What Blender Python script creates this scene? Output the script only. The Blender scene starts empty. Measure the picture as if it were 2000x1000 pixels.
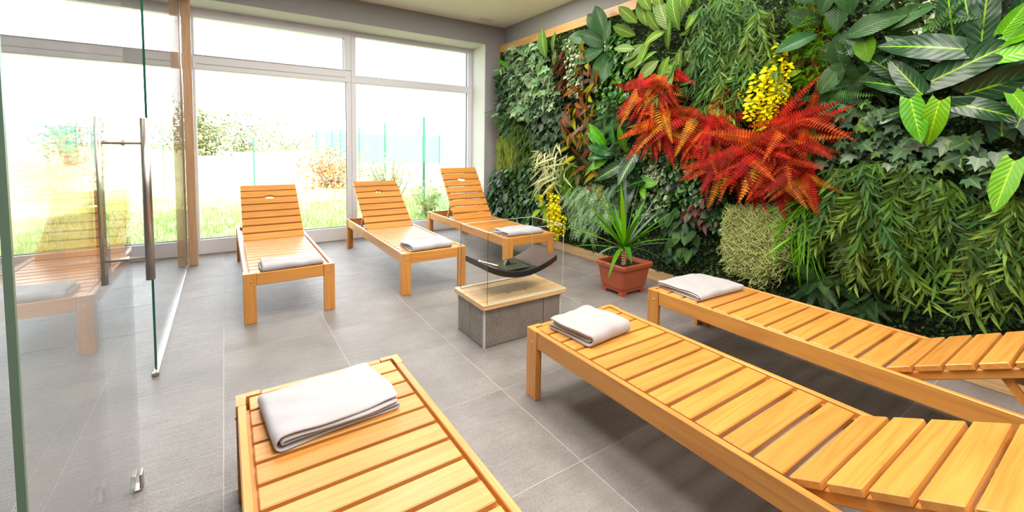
import bpy, bmesh, math, random
from mathutils import Vector, Matrix

# ------------------------------------------------------------------ camera, sky, lights, exposure
scene = bpy.context.scene
C = scene.collection
PI = math.pi

cam_data = bpy.data.cameras.new('camera')
cam = bpy.data.objects.new('camera', cam_data)
C.objects.link(cam)
cam_data.sensor_width = 36.0
cam_data.lens = 36.0 * 845.7 / 2000.0
cam_data.shift_y = -0.0809
cam_data.clip_start = 0.05
cam_data.clip_end = 500
_yaw, _pit, _rol = math.radians(33.617), math.radians(3.655), math.radians(-0.791)
_f = Vector((math.sin(_yaw) * math.cos(_pit), math.cos(_yaw) * math.cos(_pit), -math.sin(_pit)))
_r = Vector((math.cos(_yaw), -math.sin(_yaw), 0))
_d = _f.cross(_r)
_r2 = math.cos(_rol) * _r + math.sin(_rol) * _d
_d2 = -math.sin(_rol) * _r + math.cos(_rol) * _d
m = Matrix((( _r2.x, -_d2.x, -_f.x, 0.0), (_r2.y, -_d2.y, -_f.y, 0.0), (_r2.z, -_d2.z, -_f.z, 1.26), (0, 0, 0, 1)))
cam.matrix_world = m
scene.camera = cam

world = bpy.data.worlds.new('sky')
scene.world = world
world.use_nodes = True
bg = world.node_tree.nodes['Background']
bg.inputs[0].default_value = (0.90, 0.95, 1.0, 1)
bg.inputs[1].default_value = 6.5

sun_d = bpy.data.lights.new('sun', 'SUN')
sun_d.energy = 17.0
sun_d.angle = math.radians(1.0)
sun_d.color = (1.0, 0.95, 0.85)
sun = bpy.data.objects.new('sun', sun_d)
C.objects.link(sun)
sun.rotation_euler = Vector((0.25, 1.0, -0.80)).to_track_quat('-Z', 'Y').to_euler()

def unseen_ceiling_lamp(x, y, power, size=0.9, col=(1.0, 0.94, 0.86)):
    l = bpy.data.lights.new('unseen_ceiling_lamp', 'AREA')
    l.shape = 'DISK'
    l.size = size
    l.energy = power
    l.color = col
    o = bpy.data.objects.new('unseen_ceiling_lamp', l)
    C.objects.link(o)
    o.location = (x, y, 2.955)
for lx in (0.3, 1.5, 2.6):
    for ly, pw_ in ((-1.2, 26), (0.5, 34), (2.2, 36), (3.9, 25)):  # row nearest the window added to brighten the far end of the plant wall
        unseen_ceiling_lamp(lx, ly, pw_)

scene.view_settings.view_transform = 'Standard'
scene.view_settings.look = 'None'
scene.view_settings.gamma = 1.0
scene.view_settings.use_curve_mapping = False
scene.view_settings.exposure = 0.0
scene.cycles.max_bounces = 10
scene.cycles.transparent_max_bounces = 24
scene.cycles.caustics_reflective = False
scene.cycles.caustics_refractive = False

# ------------------------------------------------------------------ helpers
def mesh_obj(name, me, parent=None, loc=None, mat=None):
    o = bpy.data.objects.new(name, me)
    C.objects.link(o)
    if parent: o.parent = parent
    if loc is not None: o.location = loc
    if mat and not me.materials: me.materials.append(mat)
    return o

def obj(name, bm, mat, parent=None, smooth=False, loc=None):
    me = bpy.data.meshes.new(name)
    bmesh.ops.recalc_face_normals(bm, faces=bm.faces)
    bm.to_mesh(me)
    bm.free()
    if smooth:
        for p in me.polygons: p.use_smooth = True
    return mesh_obj(name, me, parent, loc, mat)

def pymesh(name, V, F, mat, uv=None, smooth=False):
    me = bpy.data.meshes.new(name)
    me.from_pydata(V, [], F)
    if uv:
        L = me.uv_layers.new(name='UVMap')
        flat = []
        for p in F:
            for v in p: flat += uv[v]
        L.data.foreach_set('uv', flat)
    if smooth:
        me.polygons.foreach_set('use_smooth', [True] * len(F))
    me.materials.append(mat)
    me.update()
    return me

def thing(name, label, cat, loc=(0, 0, 0), group=None, rz=0):
    o = bpy.data.objects.new(name, None)
    C.objects.link(o)
    o.empty_display_size = 0.1
    o.location = loc
    o.rotation_euler = (0, 0, rz)
    o['label'] = label
    o['category'] = cat
    if group: o['group'] = group
    return o

def tag(o, label=None, cat=None, group=None, kind=None):
    if label: o['label'] = label
    if cat: o['category'] = cat
    if group: o['group'] = group
    if kind: o['kind'] = kind
    return o

def add_box(bm, x0, x1, y0, y1, z0, z1, bev=0.0, M=None):
    vs = [bm.verts.new((x, y, z)) for x in (x0, x1) for y in (y0, y1) for z in (z0, z1)]
    fs = [bm.faces.new([vs[i] for i in f]) for f in ((0, 1, 3, 2), (4, 6, 7, 5), (0, 4, 5, 1), (2, 3, 7, 6), (0, 2, 6, 4), (1, 5, 7, 3))]
    if bev > 0:
        es = {e for f in fs for e in f.edges}
        r = bmesh.ops.bevel(bm, geom=list(es), offset=bev, segments=1, affect='EDGES')
        vs = list({v for v in vs if v.is_valid} | {v for v in r['verts'] if v.is_valid})
    if M is not None:
        bmesh.ops.transform(bm, matrix=M, verts=[v for v in vs if v.is_valid])
    return vs

def box(*a, bev=0.0, M=None):
    bm = bmesh.new()
    add_box(bm, *a, bev=bev, M=M)
    return bm

def add_prism(bm, pts, axis, a0, a1):
    def P(p, a):
        return {'x': (a, p[0], p[1]), 'y': (p[0], a, p[1]), 'z': (p[0], p[1], a)}[axis]
    n = len(pts)
    A = [bm.verts.new(P(p, a0)) for p in pts]
    B = [bm.verts.new(P(p, a1)) for p in pts]
    bm.faces.new(A[::-1]); bm.faces.new(B)
    for i in range(n):
        j = (i + 1) % n
        bm.faces.new((A[i], A[j], B[j], B[i]))

def add_tube(bm, pts, r, seg=8, cap=True):
    rings = []
    n = len(pts)
    pts = [Vector(p) for p in pts]
    for i, p in enumerate(pts):
        t = (pts[min(i + 1, n - 1)] - pts[max(i - 1, 0)]).normalized()
        u = t.cross(Vector((0, 0, 1)))
        if u.length < 1e-3: u = t.cross(Vector((1, 0, 0)))
        u.normalize()
        w = t.cross(u)
        ri = r[i] if isinstance(r, (list, tuple)) else r
        rings.append([bm.verts.new(p + (u * math.cos(a) + w * math.sin(a)) * ri) for a in [2 * PI * k / seg for k in range(seg)]])
    for A, B in zip(rings, rings[1:]):
        for k in range(seg):
            bm.faces.new((A[k], A[(k + 1) % seg], B[(k + 1) % seg], B[k]))
    if cap:
        bm.faces.new(rings[0][::-1]); bm.faces.new(rings[-1])

# ------------------------------------------------------------------ materials
def new_mat(name):
    mt = bpy.data.materials.new(name)
    mt.use_nodes = True
    nt = mt.node_tree
    return mt, nt, nt.nodes['Principled BSDF'], nt.nodes.new, nt.links.new

def ramp(nt, src, stops):
    r = nt.nodes.new('ShaderNodeValToRGB')
    el = r.color_ramp.elements
    el[0].position, el[0].color = stops[0][0], (*stops[0][1], 1)
    el[1].position, el[1].color = stops[1][0], (*stops[1][1], 1)
    for p, c in stops[2:]:
        e = el.new(p); e.color = (*c, 1)
    nt.links.new(src, r.inputs[0])
    return r.outputs[0]

def plain(name, col, rough=0.5, metal=0.0, spec=0.5, bump=0.0, bscale=80.0, var=0.0):
    mt, nt, b, N, L = new_mat(name)
    b.inputs['Base Color'].default_value = (*col, 1)
    b.inputs['Roughness'].default_value = rough
    b.inputs['Metallic'].default_value = metal
    b.inputs['Specular IOR Level'].default_value = spec
    if bump or var:
        tc = N('ShaderNodeTexCoord')
        n = N('ShaderNodeTexNoise'); n.inputs['Scale'].default_value = bscale; n.inputs['Detail'].default_value = 4
        L(tc.outputs['Object'], n.inputs['Vector'])
        if bump:
            bp = N('ShaderNodeBump'); bp.inputs['Strength'].default_value = bump; bp.inputs['Distance'].default_value = 0.01
            L(n.outputs[0], bp.inputs['Height']); L(bp.outputs[0], b.inputs['Normal'])
        if var:
            c0 = tuple(x * (1 - var) for x in col); c1 = tuple(min(1, x * (1 + var)) for x in col)
            L(ramp(nt, n.outputs[0], [(0.3, c0), (0.7, c1)]), b.inputs['Base Color'])
    return mt

def wood(name, axis, dark, mid, light, rough=0.34, spec=0.5):
    mt, nt, b, N, L = new_mat(name)
    tc = N('ShaderNodeTexCoord'); oi = N('ShaderNodeObjectInfo')
    off = N('ShaderNodeVectorMath'); off.operation = 'MULTIPLY_ADD'
    comb = N('ShaderNodeCombineXYZ')
    for i in range(3): L(oi.outputs['Random'], comb.inputs[i])
    L(comb.outputs[0], off.inputs[0]); off.inputs[1].default_value = (13.7, 7.3, 9.1); L(tc.outputs['Object'], off.inputs[2])
    def mp(along, across):
        q = N('ShaderNodeMapping')
        s = [across] * 3; s[axis] = along
        q.inputs['Scale'].default_value = s
        L(off.outputs[0], q.inputs['Vector'])
        return q.outputs[0]
    n1 = N('ShaderNodeTexNoise'); n1.inputs['Scale'].default_value = 1; n1.inputs['Detail'].default_value = 2; n1.inputs['Distortion'].default_value = 0.3
    L(mp(0.7, 11.0), n1.inputs['Vector'])
    mul = N('ShaderNodeMath'); mul.operation = 'MULTIPLY'; mul.inputs[1].default_value = 13.0
    L(n1.outputs[0], mul.inputs[0])
    fr = N('ShaderNodeMath'); fr.operation = 'PINGPONG'; fr.inputs[1].default_value = 1.0
    L(mul.outputs[0], fr.inputs[0])
    n2 = N('ShaderNodeTexNoise'); n2.inputs['Scale'].default_value = 1; n2.inputs['Detail'].default_value = 3
    L(mp(4.0, 170.0), n2.inputs['Vector'])
    mx = N('ShaderNodeMath'); mx.operation = 'MULTIPLY_ADD'; mx.inputs[1].default_value = 0.62
    L(n2.outputs[0], mx.inputs[0])
    m5 = N('ShaderNodeMath'); m5.operation = 'MULTIPLY'; m5.inputs[1].default_value = 0.30
    L(fr.outputs[0], m5.inputs[0]); L(m5.outputs[0], mx.inputs[2])
    col = ramp(nt, mx.outputs[0], [(0.12, light), (0.85, dark), (0.45, mid)])
    hs = N('ShaderNodeHueSaturation')
    vr = N('ShaderNodeMapRange'); vr.inputs['To Min'].default_value = 0.88; vr.inputs['To Max'].default_value = 1.10
    L(oi.outputs['Random'], vr.inputs[0]); L(vr.outputs[0], hs.inputs['Value']); L(col, hs.inputs['Color'])
    L(hs.outputs[0], b.inputs['Base Color'])
    b.inputs['Roughness'].default_value = rough
    b.inputs['Specular IOR Level'].default_value = spec
    b.inputs['Coat Weight'].default_value = 0.30; b.inputs['Coat Roughness'].default_value = 0.22
    bp = N('ShaderNodeBump'); bp.inputs['Strength'].default_value = 0.12; bp.inputs['Distance'].default_value = 0.002
    L(mx.outputs[0], bp.inputs['Height']); L(bp.outputs[0], b.inputs['Normal'])
    return mt

WD, WM, WL = (0.42, 0.160, 0.028), (0.59, 0.255, 0.052), (0.64, 0.300, 0.070)
wood_x = wood('larch_grain_x', 0, WD, WM, WL)
wood_y = wood('larch_grain_y', 1, WD, WM, WL)
wood_z = wood('larch_grain_z', 2, WD, WM, WL)
PD, PM, PL = (0.42, 0.24, 0.10), (0.62, 0.40, 0.19), (0.70, 0.48, 0.26)
pine_x = wood('pine_grain_x', 0, PD, PM, PL, 0.5)
pine_y = wood('pine_grain_y', 1, PD, PM, PL, 0.5)
pine_z = wood('pine_grain_z', 2, (0.36, 0.20, 0.10), (0.47, 0.28, 0.15), (0.55, 0.35, 0.20), 0.5)

def glass_mat(name, tint=(0.985, 0.995, 0.99), ior=1.5, rough=0.0):
    mt, nt, b, N, L = new_mat(name)
    nt.nodes.remove(b)
    out = nt.nodes['Material Output']
    tr = N('ShaderNodeBsdfTransparent'); tr.inputs[0].default_value = (*tint, 1)
    gl = N('ShaderNodeBsdfGlossy'); gl.inputs['Roughness'].default_value = rough
    fr = N('ShaderNodeFresnel')
    ge = N('ShaderNodeNewGeometry'); mi = N('ShaderNodeMapRange'); mi.inputs['To Min'].default_value = ior; mi.inputs['To Max'].default_value = 1 / ior
    L(ge.outputs['Backfacing'], mi.inputs[0]); L(mi.outputs[0], fr.inputs['IOR'])
    mx = N('ShaderNodeMixShader')
    L(fr.outputs[0], mx.inputs[0]); L(tr.outputs[0], mx.inputs[1]); L(gl.outputs[0], mx.inputs[2]); L(mx.outputs[0], out.inputs[0])
    return mt
# one sheet of glass is one closed thin slab: the slab's two faces each reflect once
glass = glass_mat('clear_glass')
screen_glass = glass_mat('screen_glass', (0.99, 0.995, 0.99), 1.16)
window_glass = glass_mat('window_glass', (0.98, 0.99, 0.985))
glass_edge = plain('green_glass_edge', (0.02, 0.10, 0.07), 0.12, spec=0.8)
glass_edge_pale = plain('pale_glass_edge', (0.10, 0.17, 0.13), 0.3, spec=0.5)
steel = plain('brushed_steel', (0.50, 0.46, 0.42), 0.30, 1.0)
chrome = plain('chrome', (0.72, 0.72, 0.72), 0.18, 1.0)
wall_paint = plain('grey_wall_paint', (0.31, 0.31, 0.33), 0.9, spec=0.1, bump=0.05, bscale=300)
ceiling_paint = plain('warm_white_ceiling_paint', (0.84, 0.82, 0.76), 0.9, spec=0.1, bump=0.05, bscale=300)
pvc = plain('white_window_plastic', (0.68, 0.69, 0.76), 0.4)
reveal_daylit = plain('daylit_wall_paint', (0.62, 0.62, 0.60), 0.85, spec=0.1)  # grey wall paint lightened to hold the daylight on the reveal
gasket = plain('grey_gasket', (0.06, 0.07, 0.09), 0.6)

def tile_mat(name, c0, c1, c2, stretch):
    mt, nt, b, N, L = new_mat(name)
    tc = N('ShaderNodeTexCoord'); oi = N('ShaderNodeObjectInfo')
    comb = N('ShaderNodeCombineXYZ'); L(oi.outputs['Random'], comb.inputs[0]); L(oi.outputs['Random'], comb.inputs[1]); L(oi.outputs['Random'], comb.inputs[2])
    off = N('ShaderNodeVectorMath'); off.operation = 'MULTIPLY_ADD'
    L(comb.outputs[0], off.inputs[0]); off.inputs[1].default_value = (31.0, 17.0, 5.0); L(tc.outputs['Object'], off.inputs[2])
    n1 = N('ShaderNodeTexNoise'); n1.inputs['Scale'].default_value = 3.2; n1.inputs['Detail'].default_value = 6; n1.inputs['Roughness'].default_value = 0.62
    L(off.outputs[0], n1.inputs['Vector'])
    n2 = N('ShaderNodeTexNoise'); n2.inputs['Scale'].default_value = 1; n2.inputs['Detail'].default_value = 5; n2.inputs['Roughness'].default_value = 0.65; n2.inputs['Distortion'].default_value = 0.6
    mp = N('ShaderNodeMapping'); mp.inputs['Scale'].default_value = stretch
    L(off.outputs[0], mp.inputs['Vector']); L(mp.outputs[0], n2.inputs['Vector'])
    n3 = N('ShaderNodeTexNoise'); n3.inputs['Scale'].default_value = 170; n3.inputs['Detail'].default_value = 2
    L(off.outputs[0], n3.inputs['Vector'])
    a = N('ShaderNodeMath'); a.operation = 'MULTIPLY_ADD'; a.inputs[1].default_value = 0.45; L(n3.outputs[0], a.inputs[0])
    a2 = N('ShaderNodeMath'); a2.operation = 'MULTIPLY'; a2.inputs[1].default_value = 0.55; L(n1.outputs[0], a2.inputs[0]); L(a2.outputs[0], a.inputs[2])
    L(ramp(nt, a.outputs[0], [(0.32, c0), (0.68, c2), (0.5, c1)]), b.inputs['Base Color'])
    b.inputs['Roughness'].default_value = 0.36
    b.inputs['Specular IOR Level'].default_value = 0.55
    h = N('ShaderNodeMath'); h.operation = 'MULTIPLY_ADD'; h.inputs[1].default_value = 0.35; L(n3.outputs[0], h.inputs[0]); L(n2.outputs[0], h.inputs[2])
    bp = N('ShaderNodeBump'); bp.inputs['Strength'].default_value = 0.8; bp.inputs['Distance'].default_value = 0.010
    L(h.outputs[0], bp.inputs['Height']); L(bp.outputs[0], b.inputs['Normal'])
    return mt
floor_tile_m = tile_mat('slate_grey_tile', (0.14, 0.126, 0.12), (0.205, 0.188, 0.182), (0.28, 0.26, 0.25), (5.0, 55.0, 5.0))
plinth_tile_m = tile_mat('plinth_grey_tile', (0.15, 0.125, 0.105), (0.23, 0.20, 0.175), (0.32, 0.285, 0.25), (20.0, 20.0, 20.0))
grout = plain('pale_grout', (0.46, 0.44, 0.42), 0.9, spec=0.1)

def cloth_mat(name, col, stripes=0.0):
    mt, nt, b, N, L = new_mat(name)
    tc = N('ShaderNodeTexCoord')
    n = N('ShaderNodeTexNoise'); n.inputs['Scale'].default_value = 420; n.inputs['Detail'].default_value = 3
    L(tc.outputs['Object'], n.inputs['Vector'])
    n4 = N('ShaderNodeTexNoise'); n4.inputs['Scale'].default_value = 9; n4.inputs['Detail'].default_value = 3
    L(tc.outputs['Object'], n4.inputs['Vector'])
    h = N('ShaderNodeMath'); h.operation = 'MULTIPLY_ADD'; h.inputs[1].default_value = 0.12; L(n.outputs[0], h.inputs[0]); L(n4.outputs[0], h.inputs[2])
    src = h.outputs[0]
    if stripes:
        w = N('ShaderNodeTexWave'); w.inputs['Scale'].default_value = 11; w.bands_direction = 'X'; w.inputs['Distortion'].default_value = 1.0; w.inputs['Detail'].default_value = 1
        L(tc.outputs['Object'], w.inputs['Vector'])
        h2 = N('ShaderNodeMath'); h2.operation = 'MULTIPLY_ADD'; h2.inputs[1].default_value = stripes; L(w.outputs['Fac'], h2.inputs[0]); L(src, h2.inputs[2]); src = h2.outputs[0]
    bp = N('ShaderNodeBump'); bp.inputs['Strength'].default_value = 0.5; bp.inputs['Distance'].default_value = 0.008
    L(src, bp.inputs['Height']); L(bp.outputs[0], b.inputs['Normal'])
    b.inputs['Base Color'].default_value = (*col, 1)
    b.inputs['Roughness'].default_value = 0.95
    b.inputs['Specular IOR Level'].default_value = 0.1
    b.inputs['Sheen Weight'].default_value = 0.15
    return mt
towel_grey = cloth_mat('pale_grey_towelling', (0.41, 0.40, 0.43))
towel_stripe = cloth_mat('ribbed_pale_towelling', (0.37, 0.35, 0.36), 0.35)

def leaf_mat(name, base, tip=None, vein=None, vein_w=0.05, rib=None, nveins=0, rough=0.5, spec=0.2, var=0.25, mottled=None, trans=0.25, gain=0.88, hue=0.012, bump=0.6):
    """u runs across the leaf (midrib at .5), v from stalk to tip"""
    mt, nt, b, N, L = new_mat(name)
    uv = N('ShaderNodeUVMap'); uv.uv_map = 'UVMap'
    sep = N('ShaderNodeSeparateXYZ'); L(uv.outputs[0], sep.inputs[0])
    tc = N('ShaderNodeTexCoord'); oi = N('ShaderNodeObjectInfo')
    tip = tip or base
    mixc = N('ShaderNodeMix'); mixc.data_type = 'RGBA'
    mixc.inputs['A'].default_value = (*base, 1); mixc.inputs['B'].default_value = (*tip, 1)
    L(sep.outputs[1], mixc.inputs['Factor'])
    col = mixc.outputs['Result']
    a = N('ShaderNodeMath'); a.operation = 'SUBTRACT'; a.inputs[1].default_value = 0.5; L(sep.outputs[0], a.inputs[0])
    ab = N('ShaderNodeMath'); ab.operation = 'ABSOLUTE'; L(a.outputs[0], ab.inputs[0])
    hgt = None
    if mottled:
        n = N('ShaderNodeTexNoise'); n.inputs['Scale'].default_value = mottled[1]; n.inputs['Detail'].default_value = 3
        L(tc.outputs['Object'], n.inputs['Vector'])
        f = ramp(nt, n.outputs[0], [(0.45, (0, 0, 0)), (0.55, (1, 1, 1))])
        mm = N('ShaderNodeMix'); mm.data_type = 'RGBA'; L(f, mm.inputs['Factor']); L(col, mm.inputs['A']); mm.inputs['B'].default_value = (*mottled[0], 1)
        col = mm.outputs['Result']
    if nveins:
        # side veins leave the midrib at a slant
        k = N('ShaderNodeMath'); k.operation = 'MULTIPLY_ADD'; k.inputs[1].default_value = -0.55; L(ab.outputs[0], k.inputs[0]); L(sep.outputs[1], k.inputs[2])
        k2 = N('ShaderNodeMath'); k2.operation = 'MULTIPLY'; k2.inputs[1].default_value = nveins; L(k.outputs[0], k2.inputs[0])
        pp = N('ShaderNodeMath'); pp.operation = 'PINGPONG'; pp.inputs[1].default_value = 0.5; L(k2.outputs[0], pp.inputs[0])
        hgt = pp.outputs[0]
        if vein:
            lt = N('ShaderNodeMapRange'); lt.inputs['From Min'].default_value = vein_w; lt.inputs['From Max'].default_value = vein_w * 2.2
            lt.inputs['To Min'].default_value = 0.75; lt.inputs['To Max'].default_value = 0.0
            L(pp.outputs[0], lt.inputs[0])
            fade = N('ShaderNodeMapRange'); fade.inputs['From Min'].default_value = 0.05; fade.inputs['From Max'].default_value = 0.38; fade.inputs['To Min'].default_value = 1; fade.inputs['To Max'].default_value = 0.0
            L(ab.outputs[0], fade.inputs[0])
            mu = N('ShaderNodeMath'); mu.operation = 'MULTIPLY'; L(lt.outputs[0], mu.inputs[0]); L(fade.outputs[0], mu.inputs[1])
            mv = N('ShaderNodeMix'); mv.data_type = 'RGBA'; L(mu.outputs[0], mv.inputs['Factor']); L(col, mv.inputs['A']); mv.inputs['B'].default_value = (*vein, 1)
            col = mv.outputs['Result']
    if rib:
        lr = N('ShaderNodeMapRange'); lr.inputs['From Min'].default_value = 0.015; lr.inputs['From Max'].default_value = 0.045; lr.inputs['To Min'].default_value = 1; lr.inputs['To Max'].default_value = 0
        L(ab.outputs[0], lr.inputs[0])
        mr = N('ShaderNodeMix'); mr.data_type = 'RGBA'; L(lr.outputs[0], mr.inputs['Factor']); L(col, mr.inputs['A']); mr.inputs['B'].default_value = (*rib, 1)
        col = mr.outputs['Result']
    hs = N('ShaderNodeHueSaturation'); hs.inputs['Saturation'].default_value = 1.15
    vr = N('ShaderNodeMapRange'); vr.inputs['To Min'].default_value = 1 - var; vr.inputs['To Max'].default_value = 1 + var
    L(oi.outputs['Random'], vr.inputs[0]); L(vr.outputs[0], hs.inputs['Value'])
    hr = N('ShaderNodeMapRange'); hr.inputs['To Min'].default_value = 0.5 - hue; hr.inputs['To Max'].default_value = 0.5 + abs(hue)
    rr = N('ShaderNodeMath'); rr.operation = 'FRACT'; r7 = N('ShaderNodeMath'); r7.operation = 'MULTIPLY'; r7.inputs[1].default_value = 7.31
    L(oi.outputs['Random'], r7.inputs[0]); L(r7.outputs[0], rr.inputs[0]); L(rr.outputs[0], hr.inputs[0]); L(hr.outputs[0], hs.inputs['Hue'])
    L(col, hs.inputs['Color'])
    # leaf to leaf change inside joined leaf masses, read from the islands of the mesh
    geo = N('ShaderNodeNewGeometry')
    gi = N('ShaderNodeMapRange'); gi.inputs['To Min'].default_value = 0.65 * gain; gi.inputs['To Max'].default_value = 1.35 * gain
    L(geo.outputs['Random Per Island'], gi.inputs[0])
    sc = N('ShaderNodeVectorMath'); sc.operation = 'SCALE'; L(hs.outputs[0], sc.inputs[0]); L(gi.outputs[0], sc.inputs['Scale'])
    L(sc.outputs[0], b.inputs['Base Color'])
    b.inputs['Roughness'].default_value = rough
    b.inputs['Specular IOR Level'].default_value = spec
    if hgt is not None:
        bp = N('ShaderNodeBump'); bp.inputs['Strength'].default_value = bump; bp.inputs['Distance'].default_value = 0.01
        L(hgt, bp.inputs['Height']); L(bp.outputs[0], b.inputs['Normal'])
    if trans:
        td = N('ShaderNodeBsdfTranslucent'); L(sc.outputs[0], td.inputs[0])
        ms = N('ShaderNodeMixShader'); ms.inputs[0].default_value = trans
        L(b.outputs[0], ms.inputs[1]); L(td.outputs[0], ms.inputs[2]); L(ms.outputs[0], nt.nodes['Material Output'].inputs[0])
    return mt

# ------------------------------------------------------------------ the room
XR = 3.466      # right wall
YI = 5.47       # inner face of the window wall
YF = 5.86       # inner face of the window frames
ZC = 2.975      # ceiling
XL, YB = -2.6, -2.2

fl = obj('floor', box(XL, XR, YB, 6.0, -0.15, -0.0006), grout)
tag(fl, kind='structure')
tile_me = {}
GX = [-0.031 + 0.5985 * i for i in range(-5, 7)]
GY = [1.2215 + 0.6045 * j for j in range(-6, 9)]
for i, gx in enumerate(GX):
    for j, gy in enumerate(GY):
        x0, x1 = max(gx, XL), min(gx + 0.5985, XR)
        y0, y1 = max(gy, YB), min(gy + 0.6045, 5.92)
        if x1 - x0 < 0.02 or y1 - y0 < 0.02: continue
        key = (round(x1 - x0, 3), round(y1 - y0, 3))
        g = 0.0016
        if key not in tile_me:
            bm = box(g, x1 - x0 - g, g, y1 - y0 - g, -0.01, 0.0)
            me = bpy.data.meshes.new('tile'); bmesh.ops.recalc_face_normals(bm, faces=bm.faces); bm.to_mesh(me); bm.free()
            me.materials.append(floor_tile_m); tile_me[key] = me
        mesh_obj('tile', tile_me[key], fl, (x0, y0, 0))

tag(obj('ceiling', box(XL, XR, YB, YI, ZC, ZC + 0.25), ceiling_paint), kind='structure')
tag(obj('wall_right', box(XR, XR + 0.3, YB - 0.3, 6.1, -0.15, ZC + 0.25), wall_paint), kind='structure')
bm = bmesh.new()
add_box(bm, XL, 3.152, YI, 6.1, 2.70, ZC + 0.25)
add_box(bm, 3.152, XR, YI, 6.1, -0.15, ZC + 0.25)
tag(obj('wall_window', bm, wall_paint), kind='structure')
# plastered lining of the window opening (top and right cheek), daylight put into its tone
tag(obj('trim_1', box(XL, 3.148, YI + 0.002, YF, 2.692, 2.70), reveal_daylit), kind='structure')
tag(obj('trim_2', box(3.146, 3.152, YI + 0.002, YF, 0.0, 2.692), reveal_daylit), kind='structure')
tag(obj('wall_left', box(XL - 0.3, XL, YB - 0.3, 6.1, -0.15, ZC + 0.25), wall_paint), kind='structure')
tag(obj('wall_back', box(XL, XR, YB - 0.3, YB, -0.15, ZC + 0.25), wall_paint), kind='structure')
tag(obj('roof', box(-7.0, 8.0, -9.0, 6.35, ZC + 0.25, ZC + 0.5), wall_paint), kind='structure')  # unseen; reaches far past the walls to keep the sun out
# partition wall the glass door slides in front of
tag(obj('wall_partition', box(-0.40, -0.325, YB, 0.985, 0.0, ZC), plain('greenish_wall_paint', (0.27, 0.29, 0.27), 0.8, spec=0.15)), kind='structure')

# ---- windows: fixed light below, shallow light above; outer frame, sash bars, panes
def frame_ring(bm, x0, x1, z0, z1, w, y0, y1, wb=None, wt=None, wl=None, wr=None):
    wb = wb or w; wt = wt or w; wl = wl or w; wr = wr or w
    add_box(bm, x0, x0 + wl, y0, y1, z0, z1, 0.004)
    add_box(bm, x1 - wr, x1, y0, y1, z0, z1, 0.004)
    add_box(bm, x0 + wl, x1 - wr, y0, y1, z0, z0 + wb, 0.004)
    add_box(bm, x0 + wl, x1 - wr, y0, y1, z1 - wt, z1, 0.004)

def window(n, x0, x1, xg0, xg1, zt0, zt1, upper_top, xu1=None, opening=False):
    xu1 = xu1 or xg1
    bm = bmesh.new()
    frame_ring(bm, x0, x1, 0.0, zt0, 0.05, YF, YF + 0.09, 0.165, 0.004, xg0 - x0, x1 - xg1)
    w = obj('window_%d' % n, bm, pvc); tag(w, kind='structure')
    bm = bmesh.new()
    add_box(bm, x0, x1, YF - 0.001, YF + 0.09, zt0, zt1, 0.004)
    obj('transom', bm, pvc, w)
    bm = bmesh.new()
    frame_ring(bm, x0, x1, zt1, 2.70, 0.05, YF - (0.012 if opening else 0.0), YF + 0.08, 0.012, 2.70 - upper_top, xg0 - x0, x1 - xu1)
    obj('upper_sash', bm, pvc, w)
    if opening:
        bm = bmesh.new()
        for hx in (x0 + 0.36, x0 + 0.92):
            add_box(bm, hx, hx + 0.10, YF - 0.024, YF - 0.010, 2.655, 2.672, 0.002)
        obj('sash_hinge_cover', bm, pvc, w)
        obj('sash_joint', box(x0 + 0.03, x1 - 0.07, YF - 0.003, YF - 0.001, zt0 + 0.055, zt0 + 0.059), gasket, w)
    obj('pane', box(xg0, xg1, YF + 0.045, YF + 0.051, 0.165, zt0), window_glass, w)
    obj('pane', box(xg0, xu1, YF + 0.045, YF + 0.051, zt1, upper_top), window_glass, w)
    bm = bmesh.new()
    for (a, b_, c, d) in ((xg0, xg1, 0.165, zt0), (xg0, xu1, zt1, upper_top)):
        add_box(bm, a, b_, YF + 0.035, YF + 0.06, c, c + 0.007)
        add_box(bm, b_ - 0.005, b_, YF + 0.035, YF + 0.06, c, d)
    obj('gasket', bm, gasket, w)
    return w
window(1, -0.265, 1.385, -0.243, 1.330, 2.042, 2.187, 2.590, 1.300, True)
window(2, 1.387, 3.152, 1.447, 3.080, 2.040, 2.126, 2.627)
window(3, -2.6, -0.267, -2.53, -0.330, 2.042, 2.187, 2.590)

# ---- small slot vent in the ceiling
v = thing('ceiling_vent', 'small white slotted vent set in the ceiling near the window corner', 'vent', (3.03, 5.25, ZC))
bm = bmesh.new()
frame_ring(bm, -0.11, 0.11, -0.055, 0.055, 0.014, -0.006, 0.0)
for q in bm.verts: q.co = Vector((q.co.x, q.co.z, q.co.y))
obj('frame', bm, ceiling_paint, v)
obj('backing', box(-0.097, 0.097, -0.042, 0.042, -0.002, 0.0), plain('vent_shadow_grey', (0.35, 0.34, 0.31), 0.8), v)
for k in range(3):
    obj('slat', box(-0.096, 0.096, -0.03 + k * 0.026, -0.022 + k * 0.026, -0.005, -0.002), ceiling_paint, v)

# ---- wooden post, glass partition, sliding glass door
tag(obj('post', box(-0.324, -0.248, 5.375, 5.452, 0.0, 2.66, bev=0.003), pine_z), 'brown wooden post standing before the window at the end of the glass partition', 'post')
ft = bmesh.new()
add_box(ft, -0.365, -0.225, 0.99, 5.372, 2.66, 2.72, 0.003)
tag(obj('door_rail', ft, steel), 'steel sliding rail along the top of the glass partition', 'rail')

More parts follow.
